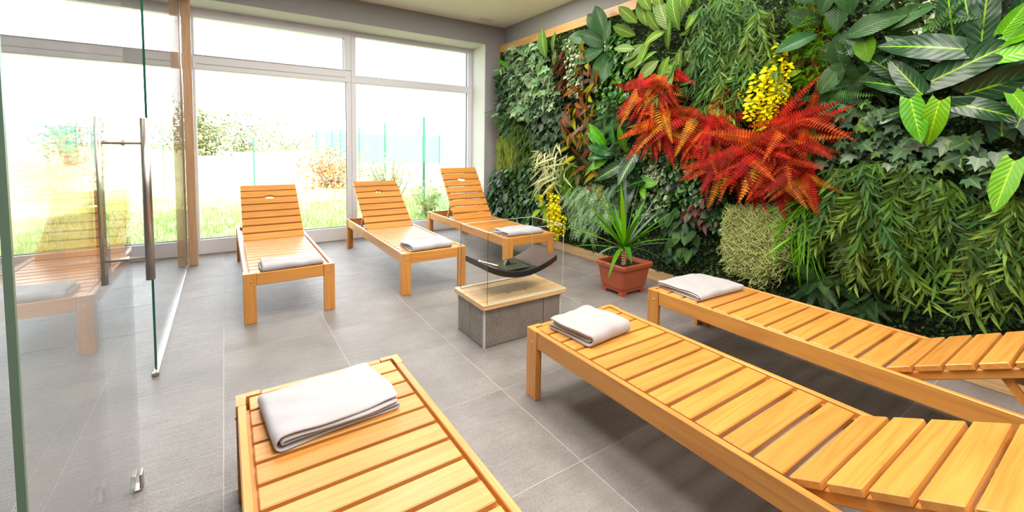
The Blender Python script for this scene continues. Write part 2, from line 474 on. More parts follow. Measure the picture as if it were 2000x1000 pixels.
gp = thing('glass_partition', 'tall clear fixed glass panel beside the wooden post', 'glass panel', (-0.335, 2.95, 0))
obj('glass_sheet', box(-0.005, 0.005, 0.004, 2.425, 0.02, 2.655), glass, gp)
obj('edge', box(-0.0052, 0.0052, 0.0, 0.0035, 0.02, 2.655), glass_edge, gp)
bm = bmesh.new()
for s in (-1, 1):
    add_box(bm, s * 0.009 - 0.0015, s * 0.009 + 0.0015, -0.02, 2.42, 0.0, 0.016)
add_box(bm, -0.009, 0.009, -0.02, 2.42, 0.0, 0.003)
obj('floor_channel', bm, chrome, gp)
obj('end_cap', box(-0.016, 0.016, -0.04, -0.02, 0.0, 0.022, bev=0.003), steel, gp)
obj('wall_channel', box(-0.009, 0.009, 2.400, 2.424, 0.02, 2.65), chrome, gp)

gp2 = thing('glass_partition', 'clear fixed glass panel behind the sliding glass door', 'glass panel', (-0.345, 1.0, 0))
obj('glass_sheet', box(-0.005, 0.005, 0.0, 0.86, 0.02, 2.655), glass, gp2)

dr = thing('glass_door', 'frameless sliding glass door with a tall steel pull handle', 'door', (-0.29, 1.0, 0))
bm = bmesh.new()
pts = [(0.01, 0.05), (0.985, 0.05), (1.018, 0.06), (1.03, 0.09), (1.03, 2.66), (0.01, 2.66)]
add_prism(bm, pts, 'x', -0.004, 0.004)
obj('glass_sheet', bm, glass, dr)
obj('edge', box(-0.0055, 0.0055, 0.0, 0.008, 0.05, 2.66), glass_edge_pale, dr)
hd = obj('handle', (lambda b: (add_tube(b, [(0.062, 0.965, 0.768), (0.062, 0.965, 1.337)], 0.0135, 20),
                               add_tube(b, [(-0.062, 0.965, 0.768), (-0.062, 0.965, 1.337)], 0.0135, 20), b)[2])(bmesh.new()), steel, dr)
for p in hd.data.polygons: p.use_smooth = len(p.vertices) == 4
for z in (0.848, 1.252):
    b_ = bmesh.new(); add_tube(b_, [(-0.052, 0.965, z), (0.052, 0.965, z)], 0.0062, 12); obj('handle_rod', b_, steel, dr)
    b_ = bmesh.new(); add_tube(b_, [(-0.008, 0.965, z), (0.008, 0.965, z)], 0.0105, 16); obj('handle_collar', b_, steel, dr)
gd = thing('floor_guide', 'small steel floor guide clip at the foot of the sliding glass door', 'door guide', (-0.29, 1.985, 0))
for s in (-1, 1):
    obj('cheek', box(s * 0.012 - 0.004, s * 0.012 + 0.004, -0.02, 0.02, 0.0, 0.062, bev=0.002), steel, gd)
obj('base', box(-0.016, 0.016, -0.022, 0.022, 0.0, 0.008), steel, gd)

# ------------------------------------------------------------------ loungers
LW, LL, LH = 0.592, 1.985, 0.352
PITCH, SLATW, ST = 0.0972, 0.0815, 0.024
brass = plain('brass_bolt', (0.55, 0.50, 0.38), 0.3, 1.0)
def mesh_of(bm, name, mat, smooth=False):
    me = bpy.data.meshes.new(name); bmesh.ops.recalc_face_normals(bm, faces=bm.faces); bm.to_mesh(me); bm.free(); me.materials.append(mat)
    return me
# every piece in lounger space: x across (0..LW), y from the foot end (0) to the head end (LL)
def leg_bm():
    bm = bmesh.new()
    # two boards joined in an L
    add_prism(bm, [(0, 0), (0.077, 0), (0.077, 0.026), (0.030, 0.026), (0.030, 0.078), (0, 0.078)], 'z', 0.0, LH)
    bmesh.ops.bevel(bm, geom=list(bm.edges), offset=0.0022, segments=1, affect='EDGES')
    return bm
leg_me = mesh_of(leg_bm(), 'leg', wood_z)
def bolt_bm():
    bm = bmesh.new()
    bmesh.ops.create_uvsphere(bm, u_segments=8, v_segments=5, radius=0.0075)
    bmesh.ops.scale(bm, vec=(1, 0.5, 1), verts=bm.verts)
    return bm
bolt_me = mesh_of(bolt_bm(), 'bolt', brass)
side_me = mesh_of(box(0.005, 0.030, 0.079, LL - 0.079, LH - 0.088, LH - 0.001, bev=0.003), 'side_rail', wood_y)
end_me = mesh_of(box(0.0785, LW - 0.0785, 0.004, 0.028, LH - 0.088, LH - 0.002, bev=0.003), 'end_rail', wood_x)
led_me = mesh_of(box(0.0305, 0.048, 0.08, LL - 0.08, LH - 0.05, LH - 0.024), 'ledger_strip', wood_y)
SX0, SX1 = 0.040, LW - 0.040
slat_me = mesh_of(box(0, SX1 - SX0, 0, SLATW, -ST, 0, bev=0.003), 'slat', wood_x)
def cut_slat(low):
    # lens shaped hand hole shared by two neighbouring slats
    w = SX1 - SX0; c = w / 2; hw, hd_ = 0.052, 0.019
    n = 10
    arc = [(c - hw + 2 * hw * i / n, hd_ * math.sin(PI * i / n) ** 0.8) for i in range(n + 1)]
    if low: pts = [(0, 0)] + [(x, y) for x, y in arc] + [(w, 0), (w, SLATW), (0, SLATW)]
    else: pts = [(0, 0), (w, 0), (w, SLATW)] + [(x, SLATW - y) for x, y in reversed(arc)] + [(0, SLATW)]
    bm = bmesh.new()
    A = [bm.verts.new((x, y, 0)) for x, y in pts]; B = [bm.verts.new((x, y, -ST)) for x, y in pts]
    bm.faces.new(A); bm.faces.new(B[::-1])
    for i in range(len(pts)):
        j = (i + 1) % len(pts); bm.faces.new((A[i], B[i], B[j], A[j]))
    return mesh_of(bm, 'slat', wood_x)
slat_lo, slat_hi = cut_slat(True), cut_slat(False)
NB = 8
BL_ = NB * PITCH
back_me = mesh_of(box(0, 0.035, 0.0, BL_ - 0.02, -ST - 0.034, -ST - 0.0005, bev=0.003), 'backrest_rail', wood_y)
NS = 12
HINGE = 0.034 + NS * PITCH - 0.004

def make_lounger(label, x, y, facing, ang):
    """facing +1: the head end lies towards the window (+y); -1: towards the room"""
    t = thing('sun_lounger', label, 'lounger', (x, y, 0), 'wooden slatted loungers')
    t.rotation_euler.z = 0 if facing > 0 else PI
    for sx in (0, 1):
        for sy in (0, 1):
            l = mesh_obj('leg', leg_me, t)
            l.matrix_local = Matrix.Translation((LW * sx, LL * sy, 0)) @ Matrix.Diagonal((1 - 2 * sx, 1 - 2 * sy, 1, 1))
            for (bx_, by_, rz) in ((0.047, 0.0, 0), (0.0, 0.046, -PI / 2)):
                b_ = mesh_obj('bolt', bolt_me, l, (bx_, by_, 0.292)); b_.rotation_euler.z = rz
        s = mesh_obj('side_rail', side_me, t); s.matrix_local = Matrix.Translation((LW * sx, 0, 0)) @ Matrix.Diagonal((1 - 2 * sx, 1, 1, 1))
        s = mesh_obj('ledger_strip', led_me, t); s.matrix_local = Matrix.Translation((LW * sx, 0, 0)) @ Matrix.Diagonal((1 - 2 * sx, 1, 1, 1))
        e = mesh_obj('end_rail', end_me, t); e.matrix_local = Matrix.Translation((0, LL * sx, 0)) @ Matrix.Diagonal((1, 1 - 2 * sx, 1, 1))
    for k in range(NS):
        y0 = 0.034 + k * PITCH
        mesh_obj('slat', slat_me, t, (SX0, y0, LH - 0.003))
    bf = bpy.data.objects.new('backrest', None); C.objects.link(bf); bf.parent = t; bf.location = (SX0, HINGE, LH - 0.003)
    bf.rotation_euler.x = ang
    for x in (0.012, SX1 - SX0 - 0.047): mesh_obj('backrest_rail', back_me, bf, (x, 0, 0))
    for k in range(NB):
        me = slat_me
        if k == NB - 3: me = slat_hi
        if k == NB - 2: me = slat_lo
        mesh_obj('slat', me, bf, (0, k * PITCH + 0.002, 0))
    # prop strut from the backrest down to the notched ledger
    yb, zb = HINGE + 0.36 * math.cos(ang), LH - 0.04 + 0.36 * math.sin(ang)
    for px in (0.075, LW - 0.075 - 0.02):
        p0 = Vector((px + 0.01, yb, zb - 0.02)); p1 = Vector((px + 0.01, yb + 0.13, LH - 0.075))
        d = (p1 - p0); L_ = d.length
        q = Vector((0, 0, 1)).rotation_difference(d.normalized()).to_matrix().to_4x4()
        pr = bmesh.new(); add_box(pr, -0.008, 0.008, -0.013, 0.013, 0, L_, M=Matrix.Translation(p0) @ q)
        obj('prop_arm', pr, wood_z, t)
    obj('prop_bar', box(0.049, LW - 0.049, yb + 0.115, yb + 0.145, LH - 0.09, LH - 0.06, bev=0.003), wood_x, t)
    return t

R = math.radians
make_lounger('larch slat lounger nearest the glass door, upright back against the large window', 0.086, 3.43, 1, R(37))
make_lounger('larch slat lounger in the middle of the window row, before the white mullion', 1.203, 3.43, 1, R(37.5))
make_lounger('steep-backed larch slat lounger in the window row beside the plant wall', 2.275, 3.50, 1, R(53))
make_lounger('foreground lounger at the bottom left with the large white towel', 0.012 + LW, 1.79, -1, R(24))
make_lounger('front lounger between the fire table and the bottom right corner', 1.250 + LW, 1.725, -1, R(25.5))
make_lounger('lounger along the plant wall at the right edge', 2.262 + LW, 1.795, -1, R(26.5))

# ------------------------------------------------------------------ folded towels
def towel(label, mat, W, D, loc, rz, seed, th=0.0095, gap=0.0115, uneven=0.012, lift=0.0, sag=0.0, free=0.0):
    """cloth halved twice: an outer sheet wraps round an inner one at y=0; W wide along x, D deep along y"""
    rnd = random.Random(seed)
    nz = 10
    z0 = th / 2 + 0.0005
    zl = [z0 + gap * k for k in range(4)]
    def run(l, ya, yb):
        return [(ya + (yb - ya) * i / nz, zl[l], l) for i in range(nz + 1)]
    def bend(y, la, lb, s, r):
        out = []
        for k in (1, 2, 3, 4, 5):
            a = PI * k / 6
            out.append((y + s * r * math.sin(a), (zl[la] + zl[lb]) / 2 + (zl[la] - zl[lb]) / 2 * math.cos(a), la + (lb - la) * k / 6))
        return out
    e = [rnd.uniform(-uneven, uneven) for _ in range(4)]
    r3 = gap * 1.35
    path = run(3, D + e[3] + free, r3) + bend(r3, 3, 0, -1, r3) + run(0, r3, D - 0.012 + e[0]) + bend(D - 0.012 + e[0], 0, 1, 1, gap * 0.7) \
        + run(1, D - 0.012 + e[0], r3 + 0.006) + bend(r3 + 0.006, 1, 2, -1, gap * 0.6) + run(2, r3 + 0.006, D - 0.02 + e[2] + free * 0.5)
    nx = 22
    V, F = [], []
    ph = [rnd.uniform(0, 6) for _ in range(8)]
    for i in range(nx + 1):
        u = i / nx
        c = abs(u - 0.5) * 2
        for (y, zz, l) in path:
            k = l / 3
            x = (u - 0.5) * (W - 0.010 * math.sin(ph[0] + l * 2.1) - 0.006)
            x += 0.006 * math.sin(ph[1] + y * 14 + l)
            yy = y + 0.006 * math.sin(ph[2] + u * 6 + l * 1.3) * min(1, y / 0.05)
            wz = (0.0032 * math.sin(ph[3] + u * 9 + y * 13) + 0.0022 * math.sin(ph[4] + u * 17 - y * 23) + 0.002 * math.sin(ph[5] + y * 40 + u * 5)) * k
            z2 = zz + wz - sag * k * c ** 5 + lift * k * math.exp(-((y - D * 0.35) / (D * 0.3)) ** 2) * (0.6 + 0.4 * math.sin(ph[6] + u * 4))
            V.append((x, yy, max(z2, th / 2 + 0.0005)))
    n = len(path)
    for i in range(nx):
        for j in range(n - 1):
            a = i * n + j
            F.append((a, a + 1, a + n + 1, a + n))
    me = pymesh('folded_towel', V, F, mat, smooth=True)
    o = mesh_obj('folded_towel', me, None, loc)
    o.rotation_euler.z = rz
    md = o.modifiers.new('thickness', 'SOLIDIFY'); md.thickness = th; md.offset = 0
    md = o.modifiers.new('smooth', 'SUBSURF'); md.levels = 1; md.render_levels = 1
    return tag(o, label, 'towel', 'folded towels on the loungers')
ZT = LH - 0.003
towel('grey folded towel on the lounger nearest the glass door', towel_grey, 0.41, 0.25, (0.405, 3.445, ZT), R(3), 1, gap=0.0125)
towel('grey folded towel on the middle window lounger before the mullion', towel_grey, 0.385, 0.29, (1.49, 3.46, ZT), R(1), 2, gap=0.0135, th=0.010)
towel('grey folded towel on the steep-backed lounger behind the fire table', towel_grey, 0.44, 0.29, (2.535, 3.55, ZT), R(-2), 3, gap=0.0125, lift=0.006)
towel('large whitish towel with loose edges on the bottom left foreground lounger', towel_grey, 0.305, 0.40, (0.09, 1.525, ZT), R(-85), 4, gap=0.0145, th=0.008, uneven=0.024, sag=0.008, lift=0.004)
towel('ribbed towel on the front lounger beside the fire table', towel_stripe, 0.29, 0.265, (1.500, 1.388, ZT), R(5), 5, gap=0.0155, th=0.0125, lift=0.010)
towel('flat folded towel with dark seam lines on the lounger along the plant wall', towel_stripe, 0.44, 0.33, (2.545, 1.455, ZT), R(-3), 6, gap=0.0105, th=0.0085, sag=0.004, lift=0.006)

# ------------------------------------------------------------------ fire table in the middle
ft = thing('fire_table', 'low tiled fire table with wooden top and clear glass windscreen', 'fire table', (1.31, 2.262, 0))
obj('core', box(0.008, 0.607, 0.008, 0.35, 0.0, 0.247), grout, ft)
def ptile(x0, x1, y0, y1): obj('tile', box(x0, x1, y0, y1, 0.004, 0.246, bev=0.001), plinth_tile_m, ft)
ptile(0.012, 0.461, 0.0, 0.0078); ptile(0.466, 0.603, 0.0, 0.0078)
ptile(0.0, 0.0078, 0.012, 0.176); ptile(0.0, 0.0078, 0.180, 0.346)
ptile(0.6072, 0.615, 0.012, 0.346); ptile(0.012, 0.603, 0.3502, 0.358)
for cx in (0.0, 0.604):
    for cy in (0.0, 0.347):
        obj('corner_profile', box(cx, cx + 0.0115, cy, cy + 0.0115, 0.0, 0.246), plain('pale_corner_profile', (0.55, 0.54, 0.53), 0.4), ft)
for k in range(3):
    a = -0.027 + k * 0.1355
    obj('plank', box(-0.018, 0.642, a, a + (0.1345 if k < 2 else 0.134), 0.247, 0.283, bev=0.004), pine_x, ft)
gz0, gz1 = 0.283, 0.728
edge_g = plain('bright_glass_edge', (0.55, 0.62, 0.58), 0.2, spec=0.7)
for (x0, x1, y0, y1) in ((0.013, 0.610, -0.020, -0.012), (0.013, 0.610, 0.332, 0.340)):
    obj('glass_screen', box(x0, x1, y0, y1, gz0, gz1), screen_glass, ft)
for (x0, x1) in ((0.013, 0.021), (0.602, 0.610)):
    obj('glass_screen', box(x0, x1, -0.0115, 0.3315, gz0, gz1), screen_glass, ft)
seam_m = plain('dark_glass_seam', (0.03, 0.04, 0.04), 0.3)
for x in (0.0115, 0.6105):
    for y in (-0.0205, 0.3385):
        obj('glass_corner_seam', box(x - 0.0012, x + 0.0012, y - 0.001, y + 0.001, gz0, gz1), seam_m if x < 0.1 else edge_g, ft)
for y in (-0.0165, 0.3345): obj('glass_bead', box(0.013, 0.610, y - 0.005, y + 0.005, gz0, gz0 + 0.006), edge_g, ft)
for y in (-0.016, 0.336): obj('glass_top_edge', box(0.013, 0.610, y - 0.004, y + 0.004, gz1, gz1 + 0.0008), edge_g, ft)
for x in (0.017, 0.606): obj('glass_top_edge', box(x - 0.004, x + 0.004, -0.0115, 0.3315, gz1, gz1 + 0.0008), edge_g, ft)

tray_black = plain('satin_black_metal', (0.012, 0.013, 0.014), 0.28, spec=0.6)
tray_brown = plain('brown_glazed_panel', (0.075, 0.05, 0.045), 0.22, spec=0.6)
burner_green = plain('olive_burner_plate', (0.10, 0.10, 0.065), 0.25, 0.6)
fb = thing('fire_bowl', 'black curved fire bowl with a burner plate inside the glass windscreen', 'fire bowl', (1.615, 2.420, 0.283))
HL, HD, TH = 0.275, 0.150, 0.034
def tray_z(x): return 0.156 + 0.073 * (x / HL) ** 2
def tray_part(x0, x1, th, inset=0.0, dz=0.0, n=12):
    bm = bmesh.new()
    rows = []
    for i in range(n + 1):
        x = x0 + (x1 - x0) * i / n
        z = tray_z(x) + dz
        rows.append([bm.verts.new(p) for p in ((x, -HD + inset, z), (x, HD - inset, z), (x, HD - inset, z - th), (x, -HD + inset, z - th))])
    for A, B in zip(rows, rows[1:]):
        for k in range(4): bm.faces.new((A[k], A[(k + 1) % 4], B[(k + 1) % 4], B[k]))
    bm.faces.new(rows[0][::-1]); bm.faces.new(rows[-1])
    return bm
obj('tray', tray_part(-HL, HL, TH), tray_black, fb)
obj('end_panel', tray_part(0.11, HL - 0.004, 0.003, 0.004, 0.003), tray_brown, fb)
obj('end_panel', tray_part(-HL + 0.004, -0.15, 0.003, 0.004, 0.003), tray_black, fb)
bp_ = obj('burner_plate', box(-0.125, 0.075, -0.105, 0.105, tray_z(0) + 0.006, tray_z(0) + 0.013, bev=0.002), burner_green, fb)
bm = bmesh.new(); add_box(bm, -0.045, 0.045, -0.012, 0.012, tray_z(0) + 0.0131, tray_z(0) + 0.0145)
add_prism(bm, [(-0.05, tray_z(0) + 0.0131), (0.0, tray_z(0) + 0.0131), (-0.02, tray_z(0) + 0.04), (-0.035, tray_z(0) + 0.042)], 'y', 0.0, 0.03)
obj('flame_slot', bm, tray_black, bp_)
bm = bmesh.new(); add_tube(bm, [(-0.235, 0.02, tray_z(0.235) + 0.006), (-0.13, -0.03, tray_z(0.13) + 0.010)], 0.006, 10)
lv = obj('lever', bm, plain('nickel_lever', (0.6, 0.55, 0.48), 0.25, 1.0), fb)
bm = bmesh.new(); bmesh.ops.create_uvsphere(bm, u_segments=10, v_segments=8, radius=0.009, matrix=Matrix.Translation((-0.239, 0.022, tray_z(0.235) + 0.008)))
obj('lever_knob', bm, plain('white_knob', (0.85, 0.84, 0.82), 0.3), lv, True)
for x in (-0.19, 0.20):
    bm = bmesh.new(); add_tube(bm, [(x, -HD - 0.008, tray_z(x) - 0.015), (x, -HD - 0.0, tray_z(x) - 0.015)], 0.008, 12); obj('bolt', bm, tray_black, fb)
for x in (-0.07, 0.07): obj('glass_support', box(x - 0.004, x + 0.004, -0.08, 0.08, 0.0, tray_z(x) - TH + 0.001), glass, fb)

# ------------------------------------------------------------------ potted yucca
terra = plain('terracotta_plastic', (0.36, 0.075, 0.028), 0.42, bump=0.12, bscale=500, var=0.08)
pt = thing('potted_yucca', 'green yucca in a square terracotta plastic pot before the plant wall', 'potted plant', (2.895, 2.565, 0), rz=0)
pw = [(0.030, 0.134, 0.134), (0.058, 0.137, 0.137), (0.062, 0.141, 0.141), (0.228, 0.166, 0.166)]
def loft(bm, secs, r=0.02, close_top=False, flip=False):
    rings = []
    for z, ax, ay in secs:
        ring = []
        for (sx, sy, a0) in ((1, 1, 0), (-1, 1, 90), (-1, -1, 180), (1, -1, 270)):
            for k in range(4):
                a = R(a0 + 30 * k)
                ring.append(bm.verts.new((sx * (ax - r) + r * math.cos(a), sy * (ay - r) + r * math.sin(a), z)))
        rings.append(ring)
    for A, B in zip(rings, rings[1:]):
        for k in range(16): bm.faces.new((A[k], A[(k + 1) % 16], B[(k + 1) % 16], B[k]))
    return rings
bm = bmesh.new()
rg = loft(bm, [(0.030, 0.137, 0.118), (0.056, 0.140, 0.121), (0.060, 0.147, 0.128), (0.078, 0.150, 0.131), (0.218, 0.168, 0.149), (0.232, 0.169, 0.150),
               (0.234, 0.188, 0.169), (0.262, 0.190, 0.171), (0.268, 0.186, 0.167), (0.268, 0.166, 0.147), (0.24, 0.160, 0.141), (0.215, 0.158, 0.139)])
bm.faces.new(rg[0][::-1])
for sx in (-1, 1):
    for sy in (-1, 1):
        add_prism(bm, [(sx * 0.138, sy * 0.119), (sx * 0.138, sy * 0.070), (sx * 0.085, sy * 0.119)], 'z', 0.0, 0.031)
obj('pot', bm, terra, pt)
bm = bmesh.new(); rg = loft(bm, [(0.236, 0.150, 0.131), (0.238, 0.158, 0.139)][::-1]); 
obj('soil', box(-0.157, 0.157, -0.138, 0.138, 0.2, 0.232), plain('dark_soil', (0.035, 0.022, 0.016), 0.95, spec=0.1, bump=1.0, bscale=60, var=0.5), pt); bm.free()
bm = bmesh.new()
n = 22
add_tube(bm, [(-0.004 + 0.012 * i / n, -0.002 + 0.006 * i / n, 0.225 + 0.155 * i / n) for i in range(n + 1)], [0.0175 + (0.004 if i % 3 == 0 else 0) for i in range(n + 1)], 14)
obj('trunk', bm, plain('ringed_yucca_bark', (0.46, 0.29, 0.14), 0.8, bump=0.6, bscale=90, var=0.5), pt)
yl = [leaf_mat('yucca_leaf_%d' % i, b_, t_, rough=0.35, var=0.2, gain=1.25) for i, (b_, t_) in enumerate((((0.08, 0.20, 0.025), (0.05, 0.14, 0.03)), ((0.16, 0.34, 0.03), (0.14, 0.32, 0.03)), ((0.10, 0.17, 0.10), (0.14, 0.21, 0.16))))]
def blade(L_, W_, droop, nseg=8):
    V, F, UV = [], [], []
    for i in range(nseg + 1):
        t = i / nseg
        w = W_ * (0.55 + 0.9 * t if t < 0.35 else 0.865 + 0.2 * math.sin(0) if t < 0.5 else 0.865 * (1 - ((t - 0.5) / 0.5) ** 1.6)) / 0.9
        y, z = t * L_, -droop * t ** 2.2
        for s in (-1, 0, 1):
            V.append((s * w / 2, y, z + (0.006 if s else 0))); UV.append((0.5 + s * 0.5, t))
    for i in range(nseg):
        for k in range(2):
            a = i * 3 + k; F.append((a, a + 1, a + 4, a + 3))
    return V, F, UV
crown = Vector((0.008, 0.004, 0.385))
def aim(d, n):
    y = d.normalized(); z = (n - y * n.dot(y))
    if z.length < 1e-4: z = y.orthogonal()
    z.normalize(); x = y.cross(z)
    return Matrix(((x.x, y.x, z.x), (x.y, y.y, z.y), (x.z, y.z, z.z))).to_4x4()
# azimuth (deg, 0 = +x), elevation, length, width, droop, tint
YL = [(160, 62, .46, .042, .02, 1), (200, 78, .47, .036, .01, 1), (215, 82, .50, .026, .00, 2), (-40, 80, .46, .026, .01, 0), (-38, 60, .48, .022, .0, 2),
      (170, 48, .46, .04, .02, 1), (185, 42, .42, .045, .02, 0), (150, 25, .46, .04, .05, 1), (130, 55, .36, .035, .03, 0), (175, 14, .44, .03, .05, 0),
      (195, 20, .40, .028, .16, 2), (210, 16, .42, .036, .24, 0), (230, 30, .26, .045, .20, 0), (-35, 42, .44, .034, .03, 0), (-28, 36, .42, .03, .05, 0),
      (-20, 48, .36, .038, .03, 2), (-45, 26, .34, .042, .08, 0), (-30, 14, .34, .032, .05, 2), (-38, 12, .30, .028, .22, 2), (-70, 50, .30, .04, .08, 0),
      (60, 50, .38, .04, .05, 0), (20, 40, .40, .04, .06, 0), (90, 35, .38, .04, .08, 0), (0, 62, .40, .04, .03, 0), (250, 60, .34, .04, .05, 0), (110, 68, .42, .04, .02, 0)]
for k, (az, el, L_, W_, dr_, ti) in enumerate(YL):
    a, e = R(az), R(el)
    d = Vector((math.cos(a) * math.cos(e), math.sin(a) * math.cos(e), math.sin(e)))
    nrm = Vector((-math.cos(a) * math.sin(e), -math.sin(a) * math.sin(e), math.cos(e)))
    V, F, UV = blade(L_ * 1.28, W_ * 1.15, dr_ * 1.2)
    me = pymesh('leaf', V, F, yl[ti], UV, True)
    l = mesh_obj('leaf', me, pt)
    l.matrix_local = Matrix.Translation(crown - Vector((0, 0, 0.02 * (1 - el / 90)))) @ aim(d, nrm)

# ------------------------------------------------------------------ the plant wall
# wall coordinates: (Y, Z) on the right wall; in-plane angle 0 = towards the camera (-Y), 90 = up
rnd = random.Random(11)
WXP = 3.40      # face of the backing panel
pw = thing('plant_wall_panel', 'long wood-framed panel of dark boxwood matting carrying the plant wall', 'wall panel', (WXP, 2.0, 0))
obj('backing', box(0.0, 0.062, -2.6, 3.44, 0.10, 2.60), plain('black_green_backing', (0.012, 0.02, 0.01), 0.9), pw)
obj('plank', box(-0.035, 0.064, -2.6, 3.465, 0.0, 0.102, bev=0.003), pine_y, pw)
frame_m = wood('gold_pine_grain_y', 1, (0.42, 0.20, 0.055), (0.60, 0.33, 0.11), (0.66, 0.39, 0.15), 0.5)
obj('plank', box(-0.035, 0.064, -2.6, 3.465, 2.60, 2.70, bev=0.003), frame_m, pw)
obj('plank', box(-0.030, 0.064, 3.442, 3.466, 0.103, 2.599, bev=0.003), pine_z, pw)

def wdir(a, o):
    """in-plane angle a, lift o out of the wall (degrees)"""
    a, o = R(a), R(o)
    return Vector((-math.sin(o), -math.cos(a) * math.cos(o), math.sin(a) * math.cos(o)))
def wp(y, z, off): return Vector((WXP - off, y, z))

def leaf_geo(L_, W_, prof, nseg=6, cols=2, bend=0.15, fold=0.12, ripple=0.0, base=0.0):
    V, F, UV = [], [], []
    nc = cols + 1
    for i in range(nseg + 1):
        t = i / nseg
        w = max(prof(t), 0.012) * W_
        for k in range(nc):
            s = k / cols * 2 - 1
            y = L_ * (t - base * abs(s) ** 1.5 * (1 - t) ** 3)
            V.append((s * w / 2, y, -bend * L_ * t * t + fold * abs(s) * w / 2 + ripple * W_ * math.sin(t * 21 + (0 if s > 0 else 1)) * abs(s)))
            UV.append((0.5 + s / 2, t))
    for i in range(nseg):
        for k in range(cols):
            a = i * nc + k
            F.append((a, a + 1, a + nc + 1, a + nc))
    return V, F, UV
P_oval = lambda t: math.sin(PI * min(1, t * 0.97 + 0.02)) ** 0.75
P_lance = lambda t: math.sin(PI * t ** 0.8) ** 0.9
P_heart = lambda t: (math.sin(PI * (0.20 + 0.80 * t)) ** 0.8) if t < 0.97 else 0.04
P_blade = lambda t: (0.5 + t * 1.6 if t < 0.3 else 1 - max(0, (t - 0.3) / 0.7) ** 1.8)

def frond_geo(L_, W_, n=24, bend=0.3, tooth=0.95, curl=0.10):
    """fern frond: midrib and paired pointed leaflets"""
    V, F, UV = [], [], []
    def pt(t): return (L_ * t, -bend * L_ * t * t)
    for i in range(n):
        t0 = i / n; t = t0 + 0.5 / n
        prof = (0.6 + 0.4 * min(1, t / 0.2)) * (1 - t) ** 0.72 if t < 0.98 else 0.05
        w = W_ / 2 * prof
        dl = L_ / n * tooth
        y, z = pt(t0)
        y1, z1 = pt(t0 + 1.0 / n * tooth)
        for s in (-1, 1):
            a = len(V)
            V += [(0, y, z), (s * w * 0.8, y + dl * 0.35, z - curl * w), (s * w, y + dl * 0.95, z - curl * 1.5 * w), (s * w * 0.55, y + dl * 1.1, z - curl * .5 * w), (0, y1, z1)]
            UV += [(0.5, t), (0.5 + s * .35, t), (0.5 + s * .5, t), (0.5 + s * .3, t), (0.5, t)]
            F.append((a, a + 1, a + 2, a + 3, a + 4) if s > 0 else (a + 4, a + 3, a + 2, a + 1, a))
    return V, F, UV

def ivy_geo(S):
    pr = [(0, 0), (0.30, -0.12), (0.55, 0.05), (0.36, 0.22), (0.50, 0.55), (0.22, 0.52), (0, 1.0), (-0.22, 0.52), (-0.50, 0.55), (-0.36, 0.22), (-0.55, 0.05), (-0.30, -0.12)]
    V = [(0, 0.25 * S, 0.0)] + [(x * S, y * S, -0.10 * S * (x * x + (y - .3) ** 2) * 2 + (0.05 * S if k % 2 else 0)) for k, (x, y) in enumerate(pr)]
    UV = [(0.5, 0.25)] + [(0.5 + x * .8, max(0, y)) for x, y in pr]
    n = len(pr)
    F = [(0, 1 + i, 1 + (i + 1) % n) for i in range(n)]
    return V, F, UV

def merge(parts):
    """parts: list of ((V,F,UV), Matrix) -> one V,F,UV"""
    V, F, UV = [], [], []
    for (v, f, uv), Mx in parts:
        o = len(V)
        V += [tuple(Mx @ Vector(p)) for p in v]
        F += [tuple(i + o for i in q) for q in f]
        UV += uv
    return V, F, UV

def put(name, me, parent, pos, d, nrm, sc=1.0, roll=0.0):
    o = bpy.data.objects.new(name, me)
    C.objects.link(o)
    o.parent = parent
    Mx = aim(d, nrm)
    if roll: Mx = Mx @ Matrix.Rotation(roll, 4, 'Y')
    o.matrix_local = Matrix.Translation(pos - parent.location) @ Mx @ Matrix.Scale(sc, 4)
    return o
def face_room(up=0.35): return Vector((-1, 0, up))

def plant(name, label, y, z, cat='plant', group=None):
    return thing(name, label, cat, (WXP - 0.02, y, z), group)

def in_poly(y, z, poly):
    c = False
    n = len(poly)
    for i in range(n):
        y0, z0 = poly[i]; y1, z1 = poly[(i + 1) % n]
        if (z0 > z) != (z1 > z) and y < (y1 - y0) * (z - z0) / (z1 - z0) + y0: c = not c
    return c
def scatter(poly, n):
    ys = [p[0] for p in poly]; zs = [p[1] for p in poly]
    out = []
    while len(out) < n:
        y, z = rnd.uniform(min(ys), max(ys)), rnd.uniform(min(zs), max(zs))
        if in_poly(y, z, poly): out.append((y, z))
    return out
def centre(poly): return sum(p[0] for p in poly) / len(poly), sum(p[1] for p in poly) / len(poly)

def mass(name, label, poly, n, geos, mats, off=(0.02, 0.14), ang=(-130, -50), out=(10, 60), sc=(0.7, 1.2), cat='plant', extra=None):
    """a dense small-leaved plant: one thing whose leaves are joined into one foliage part per tint"""
    cy, cz = centre(poly)
    t = plant(name, label, cy, cz, cat)
    buckets = [[] for _ in mats]
    for (y, z) in scatter(poly, n):
        k = rnd.randrange(len(mats))
        d = wdir(rnd.uniform(*ang), rnd.uniform(*out))
        s = rnd.uniform(*sc)
        Mx = Matrix.Translation(wp(y, z, rnd.uniform(*off)) - t.location) @ aim(d, face_room() + Vector((0, rnd.uniform(-.6, .6), rnd.uniform(-.4, .6)))) @ Matrix.Scale(s, 4)
        buckets[k].append((geos[rnd.randrange(len(geos))], Mx))
    for b_, mt in zip(buckets, mats):
        if not b_: continue
        V, F, UV = merge(b_)
        me = pymesh('foliage', V, F, mt, UV)
        tag(mesh_obj('foliage', me, t), kind='stuff')
    return t

